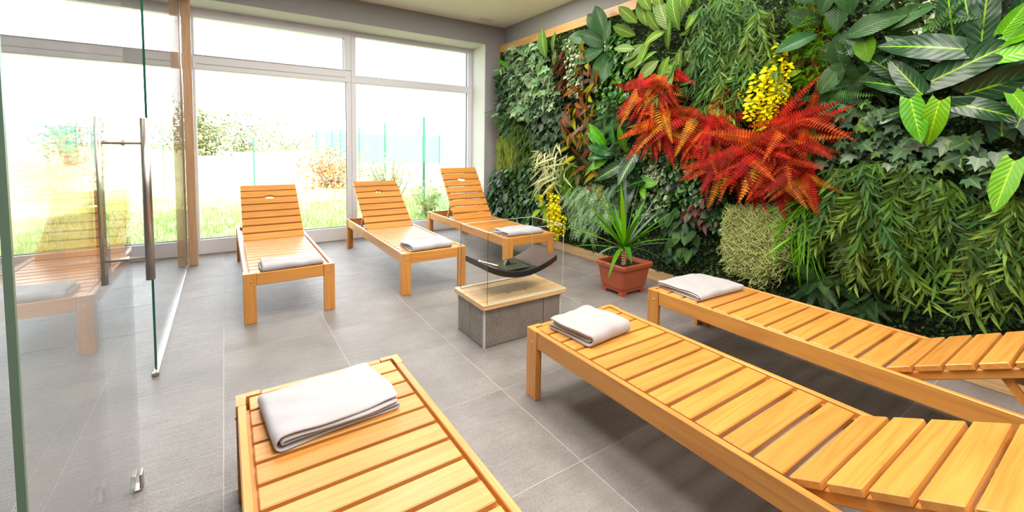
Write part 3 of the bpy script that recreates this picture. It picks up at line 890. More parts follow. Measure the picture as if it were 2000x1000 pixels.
# --- boxwood mat over the whole panel: tiny leaves, a few yellow ones
G_tiny = ([(-.5, 0, 0), (.5, 0, 0), (.42, 1, .1), (-.42, 1, .1)], [(0, 1, 2, 3)], [(0, 0), (1, 0), (1, 1), (0, 1)])
def mat_leaves(count, mt, smin, smax):
    V, F, UV = [], [], []
    for _ in range(count):
        y = rnd.uniform(-0.3, 5.43); z = rnd.uniform(0.10, 2.60)
        d = wdir(rnd.uniform(0, 360), rnd.uniform(5, 60))
        Mx = Matrix.Translation(wp(y, z, rnd.uniform(0.004, 0.035)) - pw.location) @ aim(d, Vector((-1, rnd.uniform(-1, 1), rnd.uniform(-1, 1)))) @ Matrix.Scale(rnd.uniform(smin, smax), 4)
        o = len(V)
        V += [tuple(Mx @ Vector(p)) for p in G_tiny[0]]; F.append((o, o + 1, o + 2, o + 3)); UV += G_tiny[2]
    tag(mesh_obj('boxwood_leaves', pymesh('boxwood_leaves', V, F, mt, UV), pw), kind='stuff')
m_box = leaf_mat('boxwood_leaf', (0.055, 0.105, 0.035), (0.035, 0.075, 0.022), rough=0.35, spec=0.4, trans=0.1, gain=1.0)
m_boxy = leaf_mat('boxwood_yellow_leaf', (0.30, 0.28, 0.02), rough=0.5, trans=0.1)
mat_leaves(60000, m_box, 0.012, 0.022)
mat_leaves(5500, m_boxy, 0.010, 0.015)

# --- leaf materials
m_red = leaf_mat('fern_red', (0.37, 0.022, 0.012), (0.31, 0.016, 0.012), rib=(0.46, 0.08, 0.05), rough=0.7, spec=0.2, trans=0.3, var=0.3, hue=0.004)
m_orange = leaf_mat('fern_orange', (0.46, 0.060, 0.010), (0.42, 0.048, 0.010), rib=(0.6, 0.16, 0.05), rough=0.7, spec=0.2, trans=0.3, hue=0.006)
m_tan = leaf_mat('fern_tan', (0.44, 0.17, 0.05), (0.40, 0.13, 0.04), rib=(0.6, 0.3, 0.1), rough=0.6, trans=0.3)
m_gold = leaf_mat('fern_gold', (0.50, 0.36, 0.08), (0.42, 0.34, 0.08), rough=0.6, trans=0.3)
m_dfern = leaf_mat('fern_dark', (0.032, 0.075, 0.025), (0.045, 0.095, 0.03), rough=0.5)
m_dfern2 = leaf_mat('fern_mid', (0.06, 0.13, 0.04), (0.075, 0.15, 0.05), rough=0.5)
m_willow = [leaf_mat('willow_leaf_%d' % i, a, b_, rib=r_, rough=0.5, var=0.3) for i, (a, b_, r_) in enumerate((
    ((0.075, 0.155, 0.035), (0.105, 0.195, 0.045), (0.17, 0.26, 0.09)), ((0.050, 0.12, 0.038), (0.072, 0.15, 0.05), (0.14, 0.21, 0.10)), ((0.13, 0.20, 0.045), (0.17, 0.25, 0.055), (0.24, 0.30, 0.12))))]
m_phil = leaf_mat('philodendron_dark', (0.014, 0.048, 0.018), (0.012, 0.042, 0.018), vein=(0.20, 0.38, 0.10), vein_w=0.035, rib=(0.26, 0.46, 0.07), nveins=9, rough=0.24, spec=0.5, trans=0.08, bump=0.10, gain=0.9)
m_lime = leaf_mat('philodendron_lime', (0.12, 0.32, 0.025), (0.10, 0.28, 0.02), vein=(0.30, 0.55, 0.08), vein_w=0.03, rib=(0.32, 0.58, 0.08), nveins=9, rough=0.26, spec=0.5, trans=0.2, bump=0.3)
m_bigoval = leaf_mat('big_oval_dark', (0.030, 0.088, 0.028), (0.042, 0.115, 0.034), rib=(0.10, 0.17, 0.08), nveins=16, rough=0.36, spec=0.5, trans=0.12)
m_bigoval2 = leaf_mat('big_oval_light', (0.09, 0.20, 0.025), (0.12, 0.24, 0.03), rib=(0.16, 0.28, 0.06), nveins=16, rough=0.4, trans=0.2)
m_dieff = leaf_mat('dieffenbachia', (0.10, 0.19, 0.04), (0.11, 0.20, 0.045), vein=(0.36, 0.45, 0.17), vein_w=0.045, rib=(0.36, 0.46, 0.17), nveins=10, rough=0.4, trans=0.15)
m_dieff2 = leaf_mat('dieffenbachia_pale', (0.16, 0.24, 0.085), (0.14, 0.22, 0.07), vein=(0.38, 0.45, 0.24), vein_w=0.06, rib=(0.4, 0.48, 0.25), nveins=10, rough=0.4, trans=0.15)
m_ivy = [leaf_mat('ivy_%d' % i, a, a, rib=r_, rough=0.5, var=0.3) for i, (a, r_) in enumerate((((0.065, 0.125, 0.055), (0.14, 0.2, 0.1)), ((0.045, 0.085, 0.045), (0.1, 0.15, 0.08)), ((0.11, 0.20, 0.06), (0.2, 0.3, 0.12)), ((0.21, 0.27, 0.20), (0.3, 0.36, 0.25))))]
m_croton = [leaf_mat('croton_%d' % i, a, b_, vein=v_, vein_w=0.07, rib=r_, nveins=7, rough=0.4, var=0.3) for i, (a, b_, v_, r_) in enumerate((
    ((0.42, 0.38, 0.03), (0.24, 0.24, 0.03), (0.55, 0.42, 0.03), (0.6, 0.46, 0.04)), ((0.22, 0.075, 0.02), (0.13, 0.05, 0.02), (0.4, 0.13, 0.02), (0.5, 0.2, 0.03)),
    ((0.06, 0.075, 0.02), (0.045, 0.05, 0.018), (0.22, 0.2, 0.03), (0.35, 0.2, 0.03)), ((0.26, 0.20, 0.15), (0.13, 0.06, 0.05), (0.35, 0.3, 0.25), (0.3, 0.2, 0.15))))]
m_rust = leaf_mat('croton_rust', (0.15, 0.035, 0.018), (0.09, 0.03, 0.02), rough=0.5)
m_gloss = leaf_mat('ficus_gloss', (0.040, 0.105, 0.030), (0.05, 0.13, 0.035), rough=0.22, spec=0.6, trans=0.1)
m_gloss2 = leaf_mat('ficus_bright', (0.07, 0.20, 0.03), (0.09, 0.24, 0.035), rough=0.25, spec=0.6)
m_pale = leaf_mat('grey_green_feathery', (0.30, 0.42, 0.25), (0.36, 0.48, 0.30), rough=0.7, trans=0.3, gain=1.0)
m_pale2 = leaf_mat('mint_feathery', (0.19, 0.32, 0.17), (0.26, 0.40, 0.21), rough=0.7, trans=0.3, gain=1.0)
m_vari = leaf_mat('white_edged', (0.62, 0.65, 0.50), (0.56, 0.60, 0.42), rough=0.6, mottled=((0.16, 0.26, 0.10), 60.0), gain=1.0)
m_varg = leaf_mat('white_edged_green', (0.10, 0.18, 0.06), (0.12, 0.2, 0.07), rough=0.6)
m_moss = plain('spanish_moss', (0.46, 0.50, 0.19), 0.9, spec=0.1)
m_moss2 = plain('spanish_moss_dark', (0.34, 0.39, 0.13), 0.9, spec=0.1)
m_grass = [leaf_mat('bright_grass_%d' % i, a, b_, rough=0.4) for i, (a, b_) in enumerate((((0.09, 0.26, 0.02), (0.16, 0.38, 0.03)), ((0.06, 0.18, 0.02), (0.12, 0.30, 0.03))))]
m_cream = leaf_mat('cream_blade', (0.58, 0.60, 0.34), (0.50, 0.53, 0.28), rough=0.5, gain=1.0)
m_yel = leaf_mat('laburnum_petal', (0.80, 0.66, 0.02), (0.86, 0.74, 0.03), rough=0.5, trans=0.45, var=0.1, gain=1.0)
m_ylg = leaf_mat('lime_leaf', (0.24, 0.38, 0.04), (0.28, 0.42, 0.06), rib=(0.35, 0.5, 0.1), rough=0.45, trans=0.3)
m_mid = leaf_mat('mid_green_leaf', (0.055, 0.12, 0.04), (0.07, 0.15, 0.05), rough=0.4)
m_blue = leaf_mat('cool_dark_leaf', (0.025, 0.065, 0.045), (0.035, 0.085, 0.05), rough=0.3, spec=0.6)
m_stem = plain('brown_stem', (0.16, 0.10, 0.045), 0.8)
m_gstem = plain('green_stem', (0.14, 0.22, 0.05), 0.6)

G_oval = leaf_geo(1, 0.55, P_oval, 5, 2, 0.18, 0.2)
G_round = leaf_geo(1, 0.8, P_oval, 4, 2, 0.2, 0.15)
G_lance = leaf_geo(1, 0.26, P_lance, 5, 2, 0.2, 0.2)
G_narrow = leaf_geo(1, 0.16, P_lance, 5, 2, 0.25, 0.2)
G_ivy = ivy_geo(1.0)
G_needle = leaf_geo(1, 0.05, P_lance, 3, 1, 0.25, 0.0)
G_smallfrond = frond_geo(1, 0.42, 12, 0.25, 0.8)
G_lacy = frond_geo(1, 0.5, 10, 0.3, 0.45)

# --- dense small-leaved plants (back layer)
mass('asparagus_fern', 'pale grey-green feathery foliage left of the big pale leaf, top left of the plant wall',
     [(5.09, 2.59), (4.36, 2.55), (3.97, 1.92), (4.06, 1.63), (4.81, 1.60), (5.14, 1.93)], 1000, [G_lacy, G_lacy, G_ivy], [m_pale, m_pale, m_pale2], sc=(0.06, 0.13), off=(0.06, 0.18), ang=(-150, -30))
mass('dark_ivy', 'dark ivy tuft under the upper plank at the far left of the plant wall',
     [(4.96, 2.56), (4.37, 2.58), (4.26, 2.35), (4.83, 2.31)], 150, [G_ivy, G_oval], [m_ivy[1], m_mid], sc=(0.05, 0.10))
mass('white_variegated_ivy', 'small white-edged ivy hanging in a narrow band below the upper plank',
     [(3.90, 2.49), (3.60, 2.51), (3.53, 2.23), (3.60, 1.80), (3.77, 1.84), (3.84, 2.22)], 700, [G_ivy, G_oval], [m_vari, m_vari, m_varg], sc=(0.03, 0.055), off=(0.05, 0.16))
mass('rust_croton', 'rusty red narrow-leaved croton left of the white-edged ivy',
     [(4.06, 2.38), (3.84, 2.40), (3.77, 1.96), (3.97, 1.95)], 130, [G_lance], [m_rust, m_croton[2]], sc=(0.09, 0.17))
mass('glossy_ficus', 'glossy dark green round-leaved ficus between the big oval leaves and the croton',
     [(3.29, 2.40), (2.99, 2.44), (2.87, 2.13), (2.92, 1.74), (3.29, 1.56), (3.38, 1.89), (3.20, 2.13)], 460, [G_round, G_oval], [m_gloss, m_gloss2, m_gloss], sc=(0.045, 0.085))
mass('dark_foliage', 'very dark small-leaved foliage in the gap left of the upper red fern',
     [(3.15, 1.76), (2.80, 1.83), (2.75, 1.39), (3.06, 1.24), (3.44, 1.35)], 160, [G_smallfrond], [m_dfern, m_dfern2], sc=(0.14, 0.24), ang=(-170, -10))  # dark fern green is the leaves' own colour
mass('silver_ivy', 'silvery dark ivy patch below the feathery foliage, left half of the plant wall',
     [(4.47, 1.87), (3.92, 1.94), (3.82, 1.53), (4.04, 0.99), (4.40, 1.16), (4.58, 1.55)], 300, [G_ivy, G_oval], [m_ivy[1], m_ivy[0], m_ivy[3]], sc=(0.07, 0.13))
mass('hanging_yellow_moss', 'yellow-green wispy trailing moss at the left edge of the plant wall',
     [(5.36, 1.40), (4.87, 1.46), (4.80, 1.02), (5.11, 0.86), (5.35, 0.99)], 620, [G_needle, G_lacy], [leaf_mat('wispy_yellow_green', (0.30, 0.36, 0.09), rough=0.8)], sc=(0.08, 0.18), ang=(-110, -70), out=(0, 25), off=(0.04, 0.14))
mass('soft_green_fern', 'soft mid-green feathery foliage right of the trailing yellow moss',
     [(4.94, 1.57), (4.46, 1.49), (4.24, 1.10), (4.56, 0.96), (4.92, 1.08)], 340, [G_lacy, G_smallfrond], [m_dfern2, leaf_mat('yellow_green_feather', (0.13, 0.20, 0.03), rough=0.6)], sc=(0.08, 0.15))
mass('climbing_fig', 'mid-green small-leaved climber low on the left end of the plant wall',
     [(5.12, 0.97), (4.35, 1.16), (4.17, 0.54), (4.42, 0.04), (5.10, 0.21), (5.38, 0.39)], 640, [G_round, G_oval, G_ivy], [m_mid, m_gloss, m_ivy[0], m_ivy[2]], sc=(0.06, 0.11))
mass('corner_ivy', 'cool dark ivy with pale lower leaves beside the steep-backed lounger',
     [(5.44, 0.91), (5.05, 0.93), (4.90, 0.31), (5.23, 0.22), (5.45, 0.38)], 170, [G_ivy, G_oval], [m_blue, m_mid, m_ivy[3]], sc=(0.09, 0.15), off=(0.03, 0.2))
mass('feathery_asparagus', 'grey-green feathery asparagus fern left of the yucca',
     [(3.79, 0.73), (3.42, 0.88), (3.05, 0.86), (3.00, 0.58), (3.40, 0.30), (3.69, 0.42)], 420, [G_lacy], [m_pale, m_pale2], sc=(0.10, 0.20), off=(0.04, 0.18))
mass('white_edged_pepperomia', 'small white-edged leaves massed behind the yucca',
     [(3.07, 1.35), (2.77, 1.30), (2.39, 1.01), (2.43, 0.66), (2.71, 0.52), (2.98, 0.79)], 900, [G_ivy, G_oval], [m_vari, m_varg, m_vari, m_gloss], sc=(0.035, 0.06), off=(0.03, 0.13))
mass('glossy_camellia', 'glossy dark round-leaved shrub below the red ferns',
     [(2.51, 1.25), (2.25, 1.21), (2.01, 1.05), (1.83, 0.78), (1.90, 0.59), (2.18, 0.70), (2.47, 0.89)], 560, [G_round, G_oval], [m_gloss, m_gloss, m_blue, m_gloss2], sc=(0.05, 0.085), off=(0.02, 0.12))
mass('bronze_shrub', 'small brownish-red leaves just left of the hanging pale moss',
     [(2.21, 0.84), (1.98, 0.91), (1.95, 0.69), (2.08, 0.60), (2.23, 0.69)], 70, [G_lance, G_oval], [m_rust, leaf_mat('bronze_leaf', (0.16, 0.09, 0.07), rough=0.5)], sc=(0.08, 0.13))
mass('bright_asparagus', 'bright green fine-needled foliage beside the upper yellow blossoms',
     [(1.48, 2.21), (1.34, 2.21), (1.30, 2.04), (1.26, 1.73), (1.41, 1.68), (1.48, 1.90)], 620, [G_lacy, G_needle], [m_grass[0], m_grass[1], m_rust], sc=(0.06, 0.12), out=(20, 70), ang=(-180, 180))
mass('cool_shrub', 'small dark leathery leaves at the far left edge of the plant wall',
     [(5.24, 2.22), (4.95, 2.26), (4.90, 1.84), (5.17, 1.75)], 120, [G_oval], [m_blue, m_dfern], sc=(0.10, 0.17), ang=(90, 270), off=(0.03, 0.16))
mass('spiky_fern', 'spiky mid-green fern at the far left edge below the leathery leaves',
     [(5.18, 1.86), (4.87, 1.87), (4.83, 1.43), (5.11, 1.43)], 90, [G_smallfrond, G_narrow], [m_dfern2, m_mid], sc=(0.16, 0.28), ang=(130, 290), out=(10, 50), off=(0.03, 0.16))
mass('low_grass_tuft', 'small bright green needle tuft under the cream blades',
     [(3.94, 1.11), (3.63, 1.07), (3.58, 0.78), (3.84, 0.73)], 260, [G_needle], [m_grass[0]], sc=(0.10, 0.20))
mass('small_dark_shrub', 'dark glossy shrub low on the wall left of the yellow hanging blossoms',
     [(4.44, 0.57), (3.98, 0.68), (3.83, 0.34), (4.21, 0.15)], 150, [G_round, G_oval], [m_gloss, m_dfern], sc=(0.05, 0.08))
mass('variegated_top_shrub', 'white-edged small leaves at the top right among the ferns',
     [(0.87, 2.12), (0.70, 2.08), (0.69, 1.91), (0.82, 1.91)], 160, [G_ivy, G_oval], [m_vari, m_varg], sc=(0.04, 0.07))
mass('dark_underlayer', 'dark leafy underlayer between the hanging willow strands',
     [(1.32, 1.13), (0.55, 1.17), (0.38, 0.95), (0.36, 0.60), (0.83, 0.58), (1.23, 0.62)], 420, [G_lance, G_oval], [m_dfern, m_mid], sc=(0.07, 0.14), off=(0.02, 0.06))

# --- plants whose leaves are single parts
def leaf_plant(name, label, y, z, items, cat='plant', off=0.08, fan=None):
    """items: (dy, dz are absolute wall y,z of the leaf base, angle, out, mesh, scale)"""
    t = plant(name, label, y, z, cat)
    for (ly, lz, a, o, me, s, of) in items:
        put('leaf', me, t, wp(ly, lz, of), wdir(a, o), face_room(rnd.uniform(0.0, 0.6)) + Vector((0, rnd.uniform(-.35, .35), 0)), s, rnd.uniform(-.25, .25))
    return t
def lm(name, geo, mt): return pymesh(name, *geo[:2], mt, geo[2], True)
def variants(name, L_, W_, prof, mats, nseg=6, cols=2, bends=(0.1, 0.25, 0.4), fold=0.15, ripple=0.0, base=0.0):
    return [lm(name, leaf_geo(L_, W_, prof, nseg, cols, b_, fold, ripple, base), mt) for mt in mats for b_ in bends]

# dieffenbachia, top
me_d = variants('leaf', 1, 0.46, P_oval, [m_dieff, m_dieff, m_dieff2], 8, 4, (0.12, 0.3), 0.2)
its = []
for (px, a, s) in (((2.90, 2.34), 150, .25), ((2.74, 2.39), 100, .27), ((2.50, 2.13), 75, .30), ((2.35, 2.26), 95, .34), ((2.45, 2.28), 110, .30), ((2.58, 2.12), 205, .25), ((2.71, 2.26), 260, .28), ((2.75, 2.11), 200, .23),
                   ((2.60, 2.05), 185, .26), ((2.49, 2.07), 250, .26), ((2.38, 2.11), 280, .25), ((2.30, 2.25), 40, .20), ((2.56, 2.39), 95, .26), ((2.41, 2.46), 80, .25), ((2.68, 2.51), 115, .24), ((2.49, 1.93), 275, .20), ((2.84, 2.19), 170, .20), ((2.31, 2.08), 320, .20), ((2.63, 1.95), 230, .2), ((2.28, 2.41), 70, .22), ((2.50, 2.29), 200, .22), ((2.78, 2.23), 220, .24), ((2.55, 2.03), 215, .24), ((2.44, 1.97), 300, .22), ((2.61, 2.31), 120, .26), ((2.38, 2.35), 60, .24), ((2.69, 2.14), 240, .24), ((2.54, 2.47), 100, .26), ((2.29, 2.16), 350, .2), ((2.82, 2.43), 130, .24), ((2.39, 2.00), 260, .22)):
    its.append((px[0], px[1], a, rnd.uniform(8, 35), me_d[rnd.randrange(6)], s, rnd.uniform(0.06, 0.16)))
leaf_plant('dieffenbachia', 'large dieffenbachia with pale-veined leaves above the left red fern', *(2.55, 2.21), its)
its = []
for (px, a, s) in (((4.17, 2.32), 95, .34), ((4.10, 2.35), 70, .26), ((4.25, 2.10), 120, .20), ((4.12, 2.09), 290, .24), ((4.32, 2.05), 250, .22), ((4.07, 2.20), 60, .2), ((4.43, 2.12), 200, .2), ((4.14, 1.94), 265, .24)):
    its.append((px[0], px[1], a, rnd.uniform(8, 30), me_d[rnd.randrange(6)], s, rnd.uniform(0.10, 0.18)))
leaf_plant('dieffenbachia', 'small dieffenbachia with one big pale leaf overlapping the upper plank', *(4.19, 2.22), its)
# broad strappy leaves at the far end
me_s = variants('leaf', 1, 0.22, P_lance, [m_mid, m_gloss2, m_dfern2], 6, 2, (0.1, 0.3), 0.15)
its = []
for (px, a, s, k) in (((4.97, 2.26), 172, .36, 2), ((4.93, 2.29), 140, .30, 3), ((4.90, 2.32), 120, .36, 3), ((4.96, 2.19), 195, .26, 0), ((5.00, 2.09), 205, .28, 0), ((5.05, 1.96), 215, .24, 1), ((5.08, 1.75), 200, .30, 2), ((5.12, 1.57), 205, .32, 3), ((4.95, 1.67), 230, .30, 4), ((5.03, 2.13), 150, .25, 5)):
    its.append((px[0], px[1], a, rnd.uniform(15, 40), me_s[k], s, rnd.uniform(0.06, 0.14)))
leaf_plant('broadleaf_lily', 'strappy broad green leaves sticking out past the left edge of the plant wall', *(5.21, 2.15), its)
# big oval leaves
me_o = variants('leaf', 1, 0.52, P_oval, [m_bigoval], 8, 4, (0.08, 0.2, 0.32), 0.22, 0.015)
me_o2 = variants('leaf', 1, 0.60, P_oval, [m_bigoval2], 8, 4, (0.1, 0.25), 0.22, 0.015)
its = []
for (px, a, s) in (((3.25, 2.32), 150, .34), ((3.23, 2.38), 110, .36), ((3.28, 2.27), 200, .34), ((3.26, 2.24), 255, .30), ((3.21, 2.28), 75, .26), ((3.40, 2.40), 170, .28), ((3.18, 2.18), 275, .28), ((3.32, 2.46), 130, .3)):
    its.append((px[0], px[1], a, rnd.uniform(10, 35), me_o[rnd.randrange(3)], s, rnd.uniform(0.06, 0.15)))
leaf_plant('rubber_plant', 'rubber plant with dark oval leaves under the upper plank, left of the dieffenbachia', *(3.28, 2.32), its)
its = []
for (px, a, s, lt) in (((1.30, 2.09), 155, .20, 0), ((1.30, 2.01), 200, .22, 0), ((1.28, 2.13), 60, .20, 0), ((1.19, 2.01), 85, .26, 0), ((1.22, 1.97), 330, .22, 0), ((1.14, 1.96), 20, .26, 0), ((1.31, 2.21), 130, .20, 0), ((1.11, 2.09), 100, .24, 0),
                       ((1.17, 1.76), 95, .20, 0), ((1.16, 1.82), 245, .20, 0), ((1.25, 2.00), 75, .18, 1), ((1.05, 1.96), 285, .17, 1), ((1.14, 2.16), 70, .20, 1), ((1.04, 2.09), 30, .24, 0), ((0.98, 1.97), 25, .22, 0), ((1.11, 1.87), 170, .22, 0), ((1.33, 1.93), 215, .17, 0), ((1.12, 1.78), 265, .2, 0)):
    me = (me_o2 if lt else me_o)
    its.append((px[0], px[1], a, rnd.uniform(10, 35), me[rnd.randrange(len(me))], s * 1.12, rnd.uniform(0.08, 0.2)))
leaf_plant('canna', 'canna with very large dark oval leaves at the top right of the yellow blossoms', *(1.19, 1.98), its)

# croton column
me_c = [lm('leaf', leaf_geo(1, 0.30, P_lance, 6, 2, b_, 0.2), mt) for mt in m_croton for b_ in (0.15, 0.4)]
its = []
poly = [(3.63, 2.28), (3.35, 2.28), (3.29, 1.98), (3.45, 1.73), (3.32, 1.40), (3.26, 1.08), (3.19, 0.81), (3.58, 0.90), (3.81, 1.29), (3.91, 1.53), (3.70, 1.81), (3.66, 2.03)]
for (y, z) in scatter(poly, 135):
    its.append((y, z, rnd.choice((rnd.uniform(-160, -20), rnd.uniform(-160, -20), rnd.uniform(60, 130))), rnd.uniform(15, 55), me_c[rnd.choice((0, 1, 0, 1, 2, 3, 2, 3, 4, 5, 6, 7))], rnd.uniform(0.13, 0.22), rnd.uniform(0.04, 0.17)))
leaf_plant('croton', 'tall croton with yellow, orange and bronze leaves, left of the red ferns', *(3.52, 1.57), its)

# glossy philodendron clump
me_pd = [lm('leaf', leaf_geo(1, 0.40, P_heart, 9, 4, b_, 0.16, 0.03, 0.10), m_phil) for b_ in (0.08, 0.22, 0.35)]
me_pl = [lm('leaf', leaf_geo(1, 0.44, P_heart, 9, 4, b_, 0.16, 0.03, 0.12), m_lime) for b_ in (0.06, 0.25)]
m_gl = leaf_mat('emerald_gloss', (0.025, 0.13, 0.045), (0.03, 0.15, 0.05), vein=(0.25, 0.5, 0.2), vein_w=0.03, rib=(0.12, 0.36, 0.08), nveins=10, rough=0.16, spec=0.65, trans=0.12)
m_gl2 = leaf_mat('emerald_light', (0.11, 0.38, 0.03), (0.12, 0.36, 0.04), vein=(0.26, 0.55, 0.1), vein_w=0.03, rib=(0.3, 0.6, 0.12), nveins=10, rough=0.18, spec=0.65, trans=0.2)
me_g = [lm('leaf', leaf_geo(1, 0.34, P_oval, 8, 4, 0.2, 0.18, 0.03), mt) for mt in (m_gl, m_gl2)]
its = []
for (px, a, s, k) in (((3.17, 1.24), 130, .24, 1), ((3.15, 1.25), 100, .28, 1), ((3.07, 1.25), 85, .27, 0), ((2.89, 1.20), 90, .27, 1), ((3.03, 1.19), 165, .30, 0), ((3.03, 1.18), 180, .30, 0), ((3.13, 1.15), 215, .24, 1), ((3.03, 1.19), 60, .22, 0), ((2.98, 1.14), 330, .26, 0), ((3.10, 1.19), 195, .26, 0)):
    its.append((px[0], px[1], a, rnd.uniform(20, 45), me_g[k], s * 1.1, rnd.uniform(0.10, 0.18)))
leaf_plant('glossy_philodendron', 'bright glossy philodendron clump left of the lower red fern', *(3.03, 1.19), its)
its = []
for (px, a, s, k) in (((2.89, 1.10), 215, .34, 0), ((2.83, 1.17), 280, .34, 0), ((2.77, 1.20), 265, .36, 0), ((2.66, 0.95), 200, .30, 0), ((2.69, 0.94), 0, .24, 2), ((2.68, 0.90), 315, .18, 2), ((2.79, 0.88), 250, .25, 0), ((2.73, 1.06), 175, .3, 0), ((2.89, 0.97), 240, .3, 0)):
    me = me_pl[0] if k == 2 else me_pd[rnd.randrange(3)]
    its.append((px[0], px[1], a, rnd.uniform(15, 40), me, s, rnd.uniform(0.12, 0.2)))
leaf_plant('dark_philodendron', 'dark philodendron with two lime leaves right above the yucca', *(2.76, 1.03), its)

# the large philodendron, upper right
its = []
DK = (((0.66, 1.84), 97, .36), ((0.55, 1.82), 88, .36), ((0.48, 1.83), 48, .34), ((0.61, 1.79), 165, .42), ((0.68, 1.69), 165, .36), ((0.76, 1.57), 125, .32), ((0.73, 1.64), 28, .46), ((0.60, 1.56), 18, .42), ((0.85, 1.49), 200, .25), ((0.63, 1.51), 345, .32),
      ((0.46, 1.34), 92, .36), ((0.41, 1.38), 75, .36), ((0.48, 1.03), 68, .26), ((0.78, 1.59), 155, .34), ((0.58, 1.89), 110, .30), ((0.45, 1.91), 60, .30), ((0.68, 1.77), 150, .35), ((0.42, 1.51), 30, .3), ((0.49, 1.64), 20, .4), ((0.65, 2.01), 95, .3), ((0.38, 1.55), 15, .3), ((0.33, 1.21), 80, .34), ((0.87, 1.69), 140, .28), ((0.74, 1.76), 140, .3), ((0.57, 1.50), 190, .3))
for (px, a, s) in DK:
    its.append((px[0], px[1], a, rnd.uniform(4, 20), me_pd[rnd.randrange(3)], s * 0.86, rnd.uniform(0.12, 0.2)))
for (px, a, s) in (((0.80, 1.55), 285, .32), ((0.68, 1.53), 262, .30), ((0.46, 1.80), 20, .26), ((0.46, 1.72), 15, .28), ((0.40, 1.22), 258, .33), ((0.42, 1.54), 300, .22), ((0.47, 1.83), 60, .2)):
    its.append((px[0], px[1], a, rnd.uniform(3, 10), me_pl[rnd.randrange(2)], s * 0.8, rnd.uniform(0.22, 0.26)))
leaf_plant('philodendron', 'huge glossy dark philodendron with pale veins and a few lime leaves, upper right', *(0.64, 1.66), its)

# red ferns: fronds radiate from a crown and hang
fr_me = {}
for nm, mt in (('red', m_red), ('orange', m_orange), ('tan', m_tan), ('gold', m_gold)):
    fr_me[nm] = [lm('frond', frond_geo(1, 0.36, 21, b_, 0.86 if nm != 'gold' else 0.5, 0.12), mt) for b_ in (0.12, 0.35)]
def fern(name, label, px, n, lens, mix_, arc=(-200, 110), out=(3, 36), meshes=None, off=(0.12, 0.24)):
    red = meshes is None
    y, z = px
    t = plant(name, label, y, z)
    for k in range(n):
        a = arc[0] + (arc[1] - arc[0]) * (k + rnd.uniform(0, 1)) / n
        if red: a += 0.45 * (-95 - a) * rnd.uniform(0, 1)
        j = 0.13 if red else 0.05
        nm = rnd.choices(list(mix_), weights=[mix_[q] for q in mix_])[0]
        me = (meshes or fr_me)[nm][rnd.randrange(2)]
        o = rnd.uniform(*out)
        put('frond', me, t, wp(y + rnd.uniform(-j, j), z + rnd.uniform(-j, j) * .8, rnd.uniform(*off)), wdir(a, o), face_room(rnd.uniform(0.0, 0.5)) + Vector((0, rnd.uniform(-.3, .3), 0)), rnd.uniform(*lens), rnd.uniform(-.3, .3))
    return t
fern('boston_fern', 'orange and red fern at the upper left of the red group, under the dieffenbachia', (2.56, 1.83), 44, (0.26, 0.44), {'red': 5, 'orange': 5, 'tan': 1.5, 'gold': .8}, arc=(-205, 25))
fern('boston_fern', 'red fern with tan fronds hanging directly below the upper left one', (2.47, 1.52), 46, (0.26, 0.46), {'red': 5, 'orange': 3, 'tan': 3, 'gold': 1}, arc=(-205, 25))
fern('boston_fern', 'red and orange fern under the trailing willow strands in the middle of the red group', (2.05, 1.48), 54, (0.28, 0.46), {'red': 6, 'orange': 4, 'tan': 1.5, 'gold': .8}, arc=(-210, 50))
fern('boston_fern', 'deep red fern with the longest hanging fronds, above the pale moss', (1.66, 1.26), 60, (0.28, 0.48), {'red': 7, 'orange': 2, 'tan': 1}, arc=(-205, 60))
fern('boston_fern', 'red fern with one tall upright frond at the right end of the red group', (1.44, 1.39), 40, (0.24, 0.40), {'red': 6, 'orange': 2, 'tan': 1.5, 'gold': 0.5}, arc=(-180, 100))
fern('boston_fern', 'red and orange fern at the lower right of the red group beside the ivy', (1.43, 1.16), 34, (0.22, 0.36), {'red': 4, 'orange': 3, 'tan': 1.5}, arc=(-190, 0))
fern('boston_fern', 'dark red fern low in the middle of the red group over the glossy shrub', (1.91, 1.24), 40, (0.24, 0.40), {'red': 7, 'orange': 1.5, 'tan': 1.5}, arc=(-210, 10))

df_me = {'a': [lm('frond', frond_geo(1, 0.36, 20, b_, 0.85), m_dfern) for b_ in (0.15, 0.35)], 'b': [lm('frond', frond_geo(1, 0.36, 20, b_, 0.85), m_dfern2) for b_ in (0.15, 0.35)]}
DF = {'a': 2, 'b': 1}
fern('dark_fern', 'dark green fern between the canna and the ivy', (1.04, 1.71), 20, (0.20, 0.30), DF, (-260, 90), meshes=df_me, off=(0.05, 0.14))
fern('dark_fern', 'dark green fern right of the tall upright red frond', (1.18, 1.60), 18, (0.20, 0.28), DF, (-200, 100), meshes=df_me, off=(0.05, 0.14))
fern('dark_fern', 'green fern between the canna and the big philodendron at the top', (0.83, 1.91), 16, (0.20, 0.30), {'b': 1}, (-260, 100), meshes=df_me, off=(0.05, 0.14))
fern('dark_fern', 'dark fern hanging low between the pale moss and the willow strands', (1.16, 0.77), 26, (0.18, 0.30), DF, (-190, 10), meshes=df_me, off=(0.05, 0.16))
fern('dark_fern', 'dark fern close above the plant-wall lounger, right of the pale moss', (1.22, 0.39), 22, (0.16, 0.26), DF, (-220, 40), meshes=df_me, off=(0.05, 0.16))
fern('dark_fern', 'dark fern lowest on the wall, behind the rail of the plant-wall lounger', (0.98, 0.29), 16, (0.14, 0.22), DF, (-200, 30), meshes=df_me, off=(0.05, 0.14))
fern('dark_fern', 'dark fern left of the upper red ferns', (3.04, 1.47), 16, (0.24, 0.36), {'a': 1}, (-260, 90), meshes=df_me, off=(0.03, 0.10))

